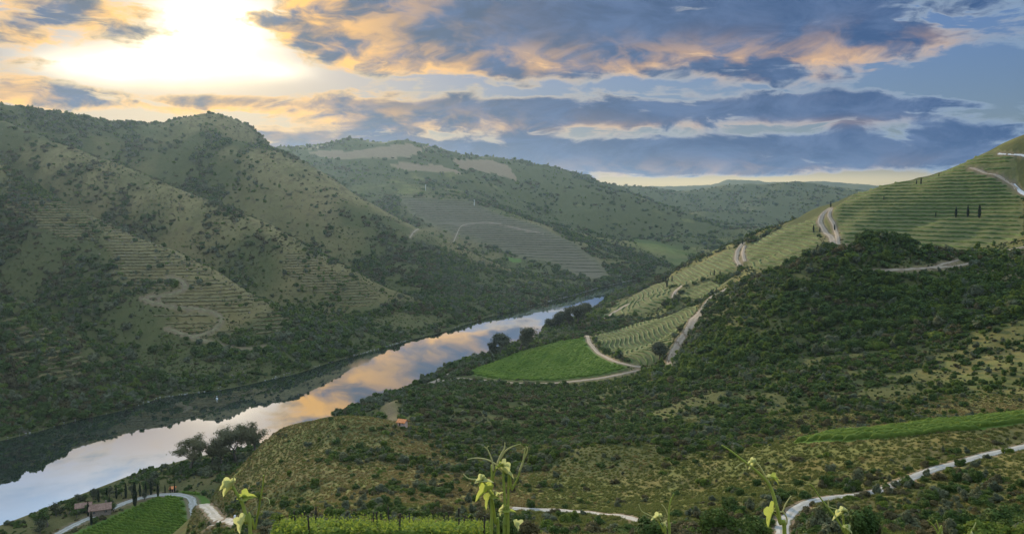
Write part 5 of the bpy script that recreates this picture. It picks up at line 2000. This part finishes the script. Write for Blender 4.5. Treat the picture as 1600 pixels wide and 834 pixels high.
shoot('small pale vine shoot right of centre at the bottom edge', 1.9,
      [([(1046, 862), (1045, 825), (1045, 800), (1048, 782), (1053, 771)], .003, .0014), ([(1040, 862, .02), (1036, 830, .02), (1028, 812, .01)], .0024, .0018)],
      [([(1044, 805), (1040, 795), (1034, 787)], .0018, .001), ([(1030, 813), (1018, 806), (1003, 798), (998, 787)], .0016, .0009)],
      [((1030, 813), (1028, 808, 0), (1012, 809, -.02), 1.5, 'pale_leaf', .6, .2, UP), ((1030, 813), (1028, 808, 0), (1036, 811, -.02), 1.7, 'pale_leaf', .5, .2, UP),
       ((1040, 822), (1038, 819, 0), (1044, 822, -.02), 1.8, 'pale_leaf', .6, .2, UP)], 3)
shoot('slanting vine shoot in front of the gravel track bend with a pointed tip', 1.7,
      [([(1226, 866), (1219, 815), (1210, 778), (1202, 757), (1185, 738), (1160, 718), (1142, 704), (1128, 695)], .0046, .0014)],
      [([(1203, 757), (1196, 744), (1186, 727), (1178, 723)], .0024, .0016), ([(1163, 722), (1155, 726), (1148, 732)], .0018, .001), ([(1218, 799), (1223, 798), (1228, 786), (1236, 774)], .0018, .0012),
       ([(1223, 798), (1229, 808), (1229, 818), (1224, 822)], .0020, .0012), ([(1219, 799), (1210, 798), (1201, 799)], .0016, .0009)],
      [((1178, 723), (1178, 721, 0), (1180, 713, 0), 2.0, 'pale_leaf', .6, .1, CAMW), ((1178, 723), (1176, 722, 0), (1162, 722, -.01), 1.4, 'pale_leaf', .7, .2, UP), ((1180, 726), (1178, 727, 0), (1163, 734, -.01), 1.4, 'pale_leaf', .8, .2, UP),
       ((1198, 748), (1200, 746, 0), (1214, 748, -.01), 1.5, 'pale_leaf', .6, .2, UP), ((1200, 750), (1207, 746, 0), (1229, 750, -.02), 1.35, 'young_leaf', .6, .25, (.2, -.5, .9)),
       ((1204, 750), (1209, 749, 0), (1225, 758, -.02), 1.3, 'young_leaf', .6, .25, (.3, -.7, .6)), ((1219, 818), (1208, 800, -.01), (1190, 838, -.04), 1.35, 'young_leaf', .55, .1, (-.8, -.6, .2))], 4)
shoot('thin vine shoot at the right with pale leaf rosettes above the slope', 1.8,
      [([(1326, 864), (1318, 830), (1306, 808), (1292, 790), (1280, 775), (1270, 760), (1265, 756)], .0028, .0011), ([(1321, 864, .02), (1319, 825, .02), (1317, 803, .01)], .0026, .0022)],
      [([(1295, 792), (1294, 785), (1295, 779)], .0014, .0009), ([(1290, 789), (1300, 793), (1308, 795)], .0016, .001)],
      [((1317, 803), (1317, 798, 0), (1302, 795, -.02), 1.4, 'pale_leaf', .5, .2, UP), ((1317, 803), (1317, 798, 0), (1331, 796, -.02), 1.4, 'pale_leaf', .5, .2, UP), ((1317, 803), (1317, 798, 0), (1319, 792, -.0), 1.4, 'pale_leaf', .5, .2, CAMW),
       ((1306, 810), (1310, 806, 0), (1295, 812, -.02), 1.4, 'pale_leaf', .7, .2, UP), ((1320, 826), (1322, 826, 0), (1342, 836, -.02), 1.5, 'pale_leaf', .6, .3, (.2, -.5, .9))], 5)
shoot('short vine tip at the lower right edge with a single pale bud leaf', 1.9,
      [([(1470, 862), (1466, 835), (1458, 820), (1449, 812)], .0024, .0012), ([(1472, 862, .01), (1467, 826), (1463, 812)], .0018, .0011)],
      [], [((1466, 835), (1470, 832, 0), (1478, 836, -.01), 1.5, 'pale_leaf', .6, .2, UP)], 6)
shoot('tiny vine tip at the lower right corner with one narrow white leaf', 1.9,
      [([(1512, 866), (1514, 840), (1520, 824)], .0020, .0012)],
      [([(1520, 826), (1524, 818), (1525, 815)], .0014, .0008)], [((1514, 840), (1514, 838, 0), (1522, 823, -.01), 1.5, 'pale_leaf', .9, .1, CAMW)], 7)

# ---------------------------------------------------------------- haze in the valley air
top = float(GZ.max()) + 40.0
hz = MB()
hz.box((0, 0, (top - 14.5) / 2), (2 * 9800, 2 * 9800, top + 14.5))
hm = bpy.data.materials.new('valley_haze')
hm.use_nodes = True
hn = hm.node_tree
hn.nodes.clear()
ho = hn.nodes.new('ShaderNodeOutputMaterial')
hv = hn.nodes.new('ShaderNodeVolumePrincipled')
hv.inputs['Color'].default_value = (.52, .75, 1.0, 1)
hv.inputs['Density'].default_value = 2.1e-5
hv.inputs['Anisotropy'].default_value = 0.55
hn.links.new(hv.outputs[0], ho.inputs['Volume'])
haze = obj('haze', hz.mesh('haze'), hm)
haze['kind'] = 'stuff'
